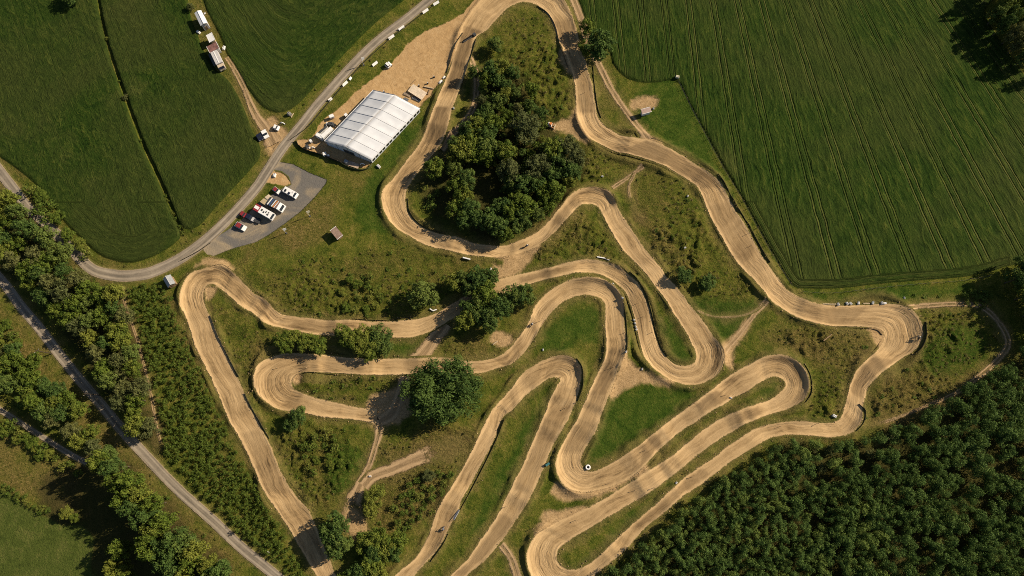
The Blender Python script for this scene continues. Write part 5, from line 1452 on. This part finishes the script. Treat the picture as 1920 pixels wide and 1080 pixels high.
# dark posts with white caps on the sand
for x, y, lab in ((785.5, 161, 'black bollard at the upper edge of the boarded stage'), (802, 156.5, 'black bollard with a cable right of the boarded stage'), (814, 144.5, 'black bollard alone on the sand towards the start straight'), (720, 172.5, 'black bollard by the upper corner of the marquee')):
    t = thing('bollard', lab, 'bollard', G(x, y)); MB().tube((0, 0, 0), (0, 0, .9), .3, 10, .24).build('post', M_BLACK, t); MB().tube((0, 0, .9), (0, 0, 1.0), .2, 10).build('cap', M_LGREY, t)
# heaps of white sheeting by the start straight
for k, (x, y, s, lab) in enumerate(((826, 153, .75, 'white sheeting heap beside the start straight, lower of two'), (832.5, 144.5, .6, 'white sheeting heap beside the start straight, upper of two'))):
    t = thing('sheeting_heap', lab, 'sheeting', G(x, y), .9)
    v, f = [], []
    MB().box(-1.3 * s, 1.2 * s, -.5 * s, .5 * s, 0, .55, .6).build('folded_sheet', M_WHITE, t, .12)
    MB().box(-.5 * s, .9 * s, -1.0 * s, -.45 * s, 0, .35, .7).build('frame_bundle', M_DGREY, t, .05)
    MB().tube((-1.2 * s, .7 * s, .12), (1.3 * s, .6 * s, .12), .1, 6).build('pole', M_PALE, t)

# --- fences
def fence(pts, label, hgt=0.55, m=M_NET, name='track_fence', cat='fence', post_gap=3.0, panel=True, pm=M_WOOD, th=.05, off=0.0):
    S = catmull(P(np.array(pts, float)[:, 0], np.array(pts, float)[:, 1]), 1.0)
    z = samp(HT, S[:, 0], S[:, 1]) - .02
    c = Vector((float(S[0, 0]), float(S[0, 1]), float(z[0])))
    t = thing(name, label, cat, c)
    Q = np.column_stack([S[:, 0] - c.x, S[:, 1] - c.y, z - c.z])
    tn = np.gradient(S, axis=0); tn /= np.linalg.norm(tn, axis=1)[:, None] + 1e-9; nn = np.column_stack([-tn[:, 1], tn[:, 0]]) * th / 2
    rs_ = np.random.RandomState(len(pts) * 7 + int(abs(S[0, 0])))
    if panel:
        hh = hgt * (0.85 + .2 * rs_.rand(len(S)))
        V = []
        for i in range(len(S)):
            for sg, zz in ((1, .03), (1, hh[i]), (-1, hh[i]), (-1, .03)): V.append((Q[i, 0] + sg * nn[i, 0], Q[i, 1] + sg * nn[i, 1], Q[i, 2] + zz))
        F = []
        for i in range(len(S) - 1):
            for k in range(4): F.append((4 * i + k, 4 * i + (k + 1) % 4, 4 * i + 4 + (k + 1) % 4, 4 * i + 4 + k))
        F += [(0, 1, 2, 3), tuple(4 * (len(S) - 1) + k for k in (3, 2, 1, 0))]
        MB().add(V, F).build('netting', m, t)
    else:
        for zz in (.45, .9):
            mb = MB()
            for i in range(0, len(S) - 1, 2):
                j = min(i + 2, len(S) - 1); mb.tube((Q[i, 0], Q[i, 1], Q[i, 2] + zz), (Q[j, 0], Q[j, 1], Q[j, 2] + zz), .02, 4)
            mb.build('wire', m, t)
    run = np.concatenate([[0], np.cumsum(np.linalg.norm(np.diff(S, axis=0), axis=1))]); pm_ = None
    for d in np.arange(0, run[-1] + .01, post_gap):
        i = int(np.argmin(abs(run - d))); o_ = nn[i] * 2.2
        if pm_ is None:
            pm_ = MB().tube((0, 0, -.3), (0, 0, hgt + .3), .085, 7, .07).build('post', pm, t); pm_.location = (Q[i, 0] + o_[0], Q[i, 1] + o_[1], Q[i, 2])
        else:
            q = pm_.copy(); COL.objects.link(q); q.parent = t; q.location = (Q[i, 0] + o_[0], Q[i, 1] + o_[1], Q[i, 2]); q.scale.z = rs_.uniform(.8, 1.25); q.rotation_euler = (rs_.uniform(-.08, .08), rs_.uniform(-.08, .08), 0)
    return t
fence([(1181, 511), (1196, 529), (1212, 556), (1221, 585), (1229, 615), (1240, 648), (1252, 668)], 'dark net fence along the inner side of the narrow middle hairpin')
fence([(1168, 570), (1174, 600), (1175, 640), (1173, 660)], 'dark net fence between the two descending lanes of the middle hairpins')
fence([(1344, 330), (1366, 362), (1388, 400), (1418, 450), (1441, 494)], 'dark net fence along the outer edge of the big right straight')
fence([(1112, 124), (1114, 160), (1120, 200), (1127, 221)], 'dark net fence on the right of the upper track below the field-edge trees')
fence([(946, 786), (930, 826), (910, 868), (883, 920), (862, 958)], 'dark net fence along the right of the tall lower left lane')
fence([(841, 1000), (830, 1022), (808, 1052)], 'dark net fence at the foot of the tall lower left lane')
fence([(1081, 673), (1091, 690), (1092, 722), (1083, 752)], 'dark net fence outside the top of the tall hairpin')
fence([(394, 592), (408, 625), (430, 672), (448, 706)], 'dark net fence along the upper inner edge of the left straight')
fence([(460, 738), (472, 762), (486, 788), (505, 822)], 'dark net fence along the lower inner edge of the left straight')
fence([(1008, 12), (1028, 27), (1042, 52), (1050, 88), (1064, 125)], 'dark net fence inside the top bend of the track')
fence([(1730, 605), (1731, 632), (1722, 655), (1704, 670)], 'dark net fence outside the far right hairpin')
fence([(1505, 683), (1516, 705), (1518, 735), (1507, 755)], 'dark net fence outside the lower right hairpin')
fence([(868, 64), (854, 86), (845, 110), (838, 135)], 'dark net fence on the yard side of the start straight')
fence([(764, 372), (768, 396), (783, 416), (806, 430), (835, 438)], 'dark net fence along the inside of the left upper bend')
fence([(790, 580), (830, 574), (770, 594), (720, 600), (660, 598)][2:], 'dark net fence above the long lower track')
fence([(1610, 758), (1620, 770), (1615, 792), (1600, 809)], 'dark net fence outside the bend by the plantation')
fence([(893, 75), (884, 105), (873, 135), (865, 165)], 'dark net fence on the wood side of the start straight')
fence([(556, 264), (560, 272), (568, 279), (582, 285), (600, 290), (620, 298), (640, 306)], 'black windbreak fence round the lower left of the marquee yard', 1.3)
fence([(640, 306), (650, 312), (664, 317), (680, 319), (691, 316), (698, 309)], 'olive windbreak fence curving round the lower end of the marquee yard', 1.0, mat('olive_net', (0.10, 0.11, 0.05), .9))
fence([(1271, 153), (1292, 196), (1326, 262), (1352, 310), (1390, 374), (1419, 428), (1450, 484), (1484, 537)], 'wire fence with wooden posts along the left edge of the big crop field', 1.0, M_DGREY, 'wire_fence', 'fence', 3.6, False)
fence([(1504, 548), (1560, 550), (1640, 541), (1720, 533), (1800, 527), (1858, 517)], 'wire fence with wooden posts along the bottom edge of the big crop field', 1.0, M_DGREY, 'wire_fence', 'fence', 3.6, False)
fence([(545, 262), (575, 240), (600, 212), (640, 165), (672, 128), (700, 100)], 'low dark rail fence on the sand yard side of the lane', .55, M_NET, 'rail_fence', 'fence', 4.0)
fence([(700, 100), (730, 74), (765, 46), (800, 20), (830, -4)], 'low dark rail fence on the lane below the top edge of the photo', .5, M_NET, 'rail_fence', 'fence', 4.0)
fence([(340, 488), (370, 472), (395, 455)], 'short dark rail fence between the lane and the left hairpin', .6, M_NET, 'rail_fence', 'fence', 3.0)

# --- white banner boards on the lane verge
def banner(x0, y0, x1, y1, label, group=None, m=M_WHITE, hgt=.9):
    a, b = G(x0, y0), G(x1, y1); c = (a + b) / 2; d = b - a; Lh = max(.6, d.length / 2)
    t = thing('banner_board', label, 'banner', c, math.atan2(d.y, d.x), group)
    MB().slab([(-Lh, -.32, .12), (Lh, -.32, .12), (Lh, .3, hgt), (-Lh, .3, hgt)], .06).build('panel', m, t)
    for sx in (-1, 1): MB().tube((sx * Lh * .9, .3, 0), (sx * Lh * .9, .34, hgt + .05), .05, 6).build('post', M_DGREY, t)
BL = 'blank white banner board on the verge between the lane and the sand yard'
for a in ((813, 10, 823, 4), (793, 25, 803, 18), (748, 57, 758, 50), (729, 74, 739, 67), (699, 124, 708, 117), (643, 162, 652, 154), (617, 190, 623, 185)):
    banner(*a, BL, 'white banners on the lane verge')
banner(861, 955, 851, 973, 'blank white banner on the fence of the tall lower left lane', hgt=1.0)
banner(656, 150, 659, 146, 'tiny white board between two banners on the lane verge', hgt=.7)
# --- low white blocks / bales lining the far right bend
BG = 'white edging rail along the top of the far right bend'
for x0, x1, y in ((1540, 1552, 571), (1553, 1566, 571), (1618, 1630, 569)):
    beam(x0, y, x1, y, BG, M_PALE, .16, 'edging_rail', 'rail', .05, 'edging rails of the right bend')
def block(x, y, label, m=M_WHITE, s=.55, group=None, name='marker_block', cat='marker'):
    t = thing(name, label, cat, G(x, y), RS.uniform(0, 3), group)
    MB().box(-s, s, -s * .6, s * .6, 0, s * 1.1, .85).build('block', m, t, .06)
    MB().box(-s * 1.05, s * 1.05, -.06, .06, s * 1.1, s * 1.1 + .05).build('strap', M_DGREY, t)
for x, y in ((1570, 571), (1587, 569.5), (1594, 569.5), (1609, 568.5), (1636, 568), (1653, 568.5), (1658, 569)):
    block(x, y, 'white foam block in the row along the top of the far right bend', group='foam blocks of the right bend')
for x, y in ((1190.5, 606), (1192, 612.5), (1193.5, 617.5), (1189, 600)):
    block(x, y, 'white marker block in the short row left of the narrow middle lane', s=.42, group='marker blocks of the middle lane')
ONE = [(1149, 533, 'white marker block inside the crown of the middle hairpins'), (1166, 560, 'white marker block between the two middle hairpins'), (1563, 780, 'white block on the grass inside the bend by the plantation'), (1694, 559, 'white bale by the start of the right service track'),
 (1204, 692, 'small white block on the outside of the middle hairpin near the junction fan'), (1370, 746, 'white block at the lip of the lower right lane'), (1267, 905, 'white marker block on the grass strip beside the lowest lane'), (1018, 656, 'white block below the tall hairpin crown'), (1289, 368, 'small white block on the rough grass inside the big right straight'),
 (1283, 466, 'white block on the rough grass between the two right straights'), (1129, 332, 'small white block above the crown of the upper right hairpin'), (920, 504, 'white block at the foot of the dirt fan below the wood'), (851, 206, 'white block right of the start straight'), (1172, 661, 'white block at the head of the junction fan'),
 (710, 312, 'white block on the grass below the marquee corner'), (694, 893, 'small white block at the dirt path fork'), (503, 1036, 'white block on the verge where the road leaves the photo'), (515, 329, 'white water tank on the sand island of the parking lot'), (1225, 204, 'white pipe end beside the pinkish-roofed hut'), (384.5, 26, 'white box on the field side of the white-roofed barn'), (373, 61.5, 'white tank between the barn and the shelter'), (421, 91, 'white tank right of the rusty roof'),
 (1269, 147, 'pale box on a post at the corner of the big crop field'), (580, 277, 'white crate inside the yard fence')]
for x, y, lab in ONE: block(x, y, lab, M_YELLOW if 'pale' in lab else M_WHITE, .75 if ('tank' in lab or 'corner' in lab or 'bend by' in lab) else .42)
# white tyre ring
t = thing('tyre_marker', 'white painted tyre at the tip of the infield inside the lower hairpin', 'tyre', G(1102, 876))
MB().ring((0, 0, .28), .62, .26).build('tyre', M_WHITE, t, smooth=True); MB().ring((0, 0, .28), .34, .1).build('inner_rim', M_DGREY, t, smooth=True)
# stakes along the course
ST = [(1205, 594), (1222, 623), (1178, 653), (1170, 625), (1193, 570), (1090, 750), (1300, 757), (1357, 742), (1400, 735), (1040, 596), (1148, 690), (690, 1000), (1140, 907), (1208, 845), (1290, 886), (1296, 895), (1190, 920), (1225, 914), (1082, 690), (1060, 765), (950, 950), (905, 900), (1532, 794), (1462, 800), (1012, 602), (1003, 650), (940, 760), (1590, 728), (1406, 462), (1399, 440), (1096, 175), (470, 700), (520, 690), (577, 690), (1080, 975), (1000, 990)]
STL = 'short wooden stake standing at the edge of the course'
t0 = None
for x, y in ST:
    g = G(x, y)
    if t0 is None:
        t0 = thing('stake', STL, 'stake', g, 0, 'course stakes'); MB().tube((0, 0, -.2), (0, 0, 1.5), .07, 6, .05).build('pole', M_WOOD, t0); MB().box(-.14, .14, -.04, .04, 1.15, 1.45).build('tag', M_PALE, t0)
    else:
        c = copy_tree(t0); c.location = g; c.rotation_euler = (RS.uniform(-.15, .15), RS.uniform(-.15, .15), RS.uniform(0, 3))
# flags and poles
def flag(xb, yb, hgt, label, m):
    g = G(xb, yb); t = thing('flag', label, 'flag', g, .6)
    MB().tube((0, 0, 0), (0, 0, hgt), .06, 7, .04).build('pole', M_LGREY, t)
    MB().add([(0, -.02, hgt - 2.2), (1.0, -.02, hgt - 1.9), (1.15, -.02, hgt - .5), (.1, -.02, hgt), (0, .03, hgt - 2.2), (1.0, .03, hgt - 1.9), (1.15, .03, hgt - .5), (.1, .03, hgt)], [(0, 1, 2, 3), (7, 6, 5, 4)] + [(i, (i + 1) % 4, (i + 1) % 4 + 4, i + 4) for i in range(4)]).build('cloth', m, t)
    MB().box(-.3, .3, -.3, .3, 0, .12).build('base', M_DGREY, t)
flag(537, 437, 4.6, 'tall white flag at the lower edge of the parking lot', M_WHITE)
flag(581, 405, 4.8, 'tall cream flag at the right edge of the parking lot', M_YELLOW)
flag(682, 122, 5.0, 'tall white flag on the lane verge above the sand yard', M_WHITE)
for x, y, lab in ((97, 663, 'wooden utility pole beside the shaded road, nearer the left edge'), (186, 741, 'wooden utility pole at the middle of the shaded road')):
    t = thing('utility_pole', lab, 'utility pole', G(x, y), .8)
    MB().tube((0, 0, -.4), (0, 0, 8.2), .16, 8, .11).build('pole', M_POLE, t); MB().box(-.8, .8, -.05, .05, 7.52, 7.62).build('crossarm', M_POLE, t)
    for k in (-.75, 0, .75): MB().tube((k, 0, 7.652), (k, 0, 7.85), .05, 6).build('insulator', M_WHITE, t)
# start gate
loc, rz, L = axis(868, 78.5, 887, 67, .5)
t = thing('start_gate', 'black start gate lying across the top of the start straight', 'start gate', loc, rz)
MB().box(-L / 2, L / 2, -.45, -.1, .0, .35).build('base_beam', M_DGREY, t, .03)
g0 = None
for i in range(9):
    x = -L / 2 + L * (i + .5) / 9
    MB().box(x - L / 24, x + L / 24, -.08, .10, .1, .95).build('gate_bar', M_BLACK, t)
MB().box(L / 2, L / 2 + 1.1, -.7, .5, 0, .8).build('control_box', M_DGREY, t, .05)
# boulder and timber in the verge
t = thing('boulder', 'grey boulder in the verge grass above the hoop arch', 'boulder', G(543.5, 215))
bm = bmesh.new(); bmesh.ops.create_icosphere(bm, subdivisions=3, radius=1.0)
for v in bm.verts:
    k = .78 + .42 * float(vnoise(np.array(v.co.x * 3 + v.co.z * 2), np.array(v.co.y * 3 - v.co.z), 1.0, 4)); v.co = Vector((v.co.x * .85 * k, v.co.y * .7 * k, v.co.z * 1.0 * k + .5))
me = bpy.data.meshes.new('rock'); bm.to_mesh(me); bm.free(); me.materials.append(M_STONE); link('rock', me, t)
v_, f_ = [], []
MB().box(.6, 1.1, -.8, -.4, 0, .35, .6).build('stone_chip', M_STONE, t, .06)
beam(546, 221, 551, 213, 'weathered timber lying between the boulder and the lane', M_PALE, .14)
beam(1023, 873, 1030, 868, 'teal tarpaulin roll beside the lower hairpin', M_TEAL, .35, 'tarpaulin', 'tarpaulin', .02)
beam(1541, 640, 1556, 628, 'grey log in the rough grass inside the far right hairpin', M_WOOD, .15, 'log', 'log')
beam(924, 646, 933, 640, 'pale log on the bare patch beside the middle lane', M_PALE, .15, 'log', 'log')
# loose stones and clods beside the track
rs = np.random.RandomState(91); it = []
for s in TRACKS:
    for k in range(0, len(s.c), 2):
        for sg in (-1, 1):
            if rs.rand() < .22:
                o_ = s.hw[k] + rs.uniform(-.2, 1.3); q = s.c[k] + sg * s.n[k] * o_
                it.append((q[0], q[1], rs.uniform(.06, .20)))
V, F = [], []; o_ = 0
cube = np.array([(-1, -1, -1), (1, -1, -1), (1, 1, -1), (-1, 1, -1), (-.7, -.7, .8), (.7, -.7, .9), (.7, .6, .7), (-.6, .7, .8)], float); cf_ = np.array([(3, 2, 1, 0), (4, 5, 6, 7), (0, 1, 5, 4), (1, 2, 6, 5), (2, 3, 7, 6), (3, 0, 4, 7)])
for x, y, r in it:
    a = rs.uniform(0, 6.28); c, sn = math.cos(a), math.sin(a); p = cube * r * rs.uniform(.7, 1.3, (8, 3))
    V.append(np.column_stack([p[:, 0] * c - p[:, 1] * sn + x, p[:, 0] * sn + p[:, 1] * c + y, p[:, 2] * .8 + float(samp(HT, x, y)) + .08])); F.append(cf_ + o_); o_ += 8
me = new_mesh('clods', np.concatenate(V), np.concatenate(F), mat('dirt_clods', (0.40, 0.28, 0.15), 1.0, var=.4, sc=.3), smooth=False)
tag(link('clods', me), 'loose clods and stones thrown up along the edges of the track', 'clods', None, 'stuff')

# --- riders
def skin_body(chain, radii, edges, m, name, parent):
    me = bpy.data.meshes.new(name); me.from_pydata(chain, edges, []); me.update()
    o = link(name, me, parent)
    sk = o.modifiers.new('Skin', 'SKIN')
    for i, r in enumerate(radii): me.skin_vertices[0].data[i].radius = (r, r); me.skin_vertices[0].data[i].use_root = (i == 0)
    ss = o.modifiers.new('Sub', 'SUBSURF'); ss.levels = 1; ss.render_levels = 1
    me.materials.append(m); return o
def rider(x, y, x2, y2, blab, plab, suit, plastic):
    a = G(x, y, .08); d = P(x2, y2) - P(x, y); rz = math.atan2(d[1], d[0])
    t = thing('dirt_bike', blab, 'motorcycle', a, rz)
    MB().prism([(-.55, .80), (-.35, .95), (.15, .92), (.35, 1.0), (.5, .85), (.1, .45), (-.15, .40)], -.14, .14).build('body', plastic, t, .03)
    MB().box(-.75, -.1, -.11, .11, .92, 1.0, .8).build('seat', M_BLACK, t, .02)
    for wx in (-.72, .75):
        w_ = MB(); w_.ring((0, 0, 0), .30, .055, 20, 6); o = w_.build('wheel', M_BLACK, t, loc=(wx, 0, .345), rot=(math.pi / 2, 0, 0), smooth=True)
        MB().tube((0, 0, -.06), (0, 0, .06), .10, 10).build('hub', M_GREY, o)
    for sg in (-1, 1): MB().tube((.75, sg * .10, .35), (.42, sg * .10, 1.08), .035, 6).build('fork', M_GREY, t)
    MB().tube((.40, -.40, 1.14), (.40, .40, 1.14), .025, 6).build('handlebar', M_DGREY, t)
    MB().box(.60, 1.0, -.09, .09, .72, .77).build('mudguard', plastic, t)
    p = thing('person', plab, 'person', a, rz)
    ch = [(-.25, 0, 1.02), (-.12, 0, 1.22), (.02, 0, 1.42), (.10, 0, 1.56), (.16, 0, 1.66),
          (-.22, .14, 1.02), (.12, .24, .86), (-.08, .22, .48), (.06, .22, .42), (-.22, -.14, 1.02), (.12, -.24, .86), (-.08, -.22, .48), (.06, -.22, .42),
          (.04, .20, 1.46), (.16, .40, 1.28), (.38, .34, 1.16), (.04, -.20, 1.46), (.16, -.40, 1.28), (.38, -.34, 1.16)]
    rr = [.15, .14, .15, .07, .07, .11, .085, .065, .055, .11, .085, .065, .055, .075, .058, .05, .075, .058, .05]
    ee = [(0, 1), (1, 2), (2, 3), (3, 4), (0, 5), (5, 6), (6, 7), (7, 8), (0, 9), (9, 10), (10, 11), (11, 12), (2, 13), (13, 14), (14, 15), (2, 16), (16, 17), (17, 18)]
    skin_body(ch, rr, ee, suit, 'body', p)
    bm = bmesh.new(); bmesh.ops.create_uvsphere(bm, u_segments=14, v_segments=10, radius=.145)
    for v in bm.verts: v.co = Vector((v.co.x * 1.1 + .19, v.co.y * .9, v.co.z + 1.74))
    me = bpy.data.meshes.new('helmet'); bm.to_mesh(me); bm.free(); me.materials.append(M_HELM); he = link('helmet', me, p)
    MB().box(.28, .345, -.08, .08, 1.69, 1.78).build('visor', M_GLASS, he, .01)
    MB().slab([(.25, -.09, 1.86), (.46, -.07, 1.84), (.46, .07, 1.84), (.25, .09, 1.86)], .02).build('helmet_peak', M_HELM, he)
M_SUITD = mat('dark_suit', (.03, .032, .035), .8); M_SUITB = mat('blue_suit', (.03, .08, .17), .8); M_SUITR = mat('grey_suit', (.14, .14, .15), .8)
rider(987, 462, 1000, 455, 'dark dirt bike on the bend below the infield wood', 'rider in dark gear on the bend below the infield wood', M_SUITD, M_DGREY)
rider(831, 992, 840, 972, 'blue dirt bike on the tall lower left lane near the white banner', 'rider in blue gear on the tall lower left lane', M_SUITB, M_BLUE)
rider(997, 609, 1004, 598, 'dark dirt bike climbing the lane left of the middle hairpin', 'rider in grey gear left of the middle hairpin', M_SUITR, M_DGREY)
rider(1718, 635, 1719, 622, 'dark dirt bike in the far right hairpin', 'rider in dark gear inside the far right hairpin', M_SUITD, M_DGREY)
print('stage: objects')
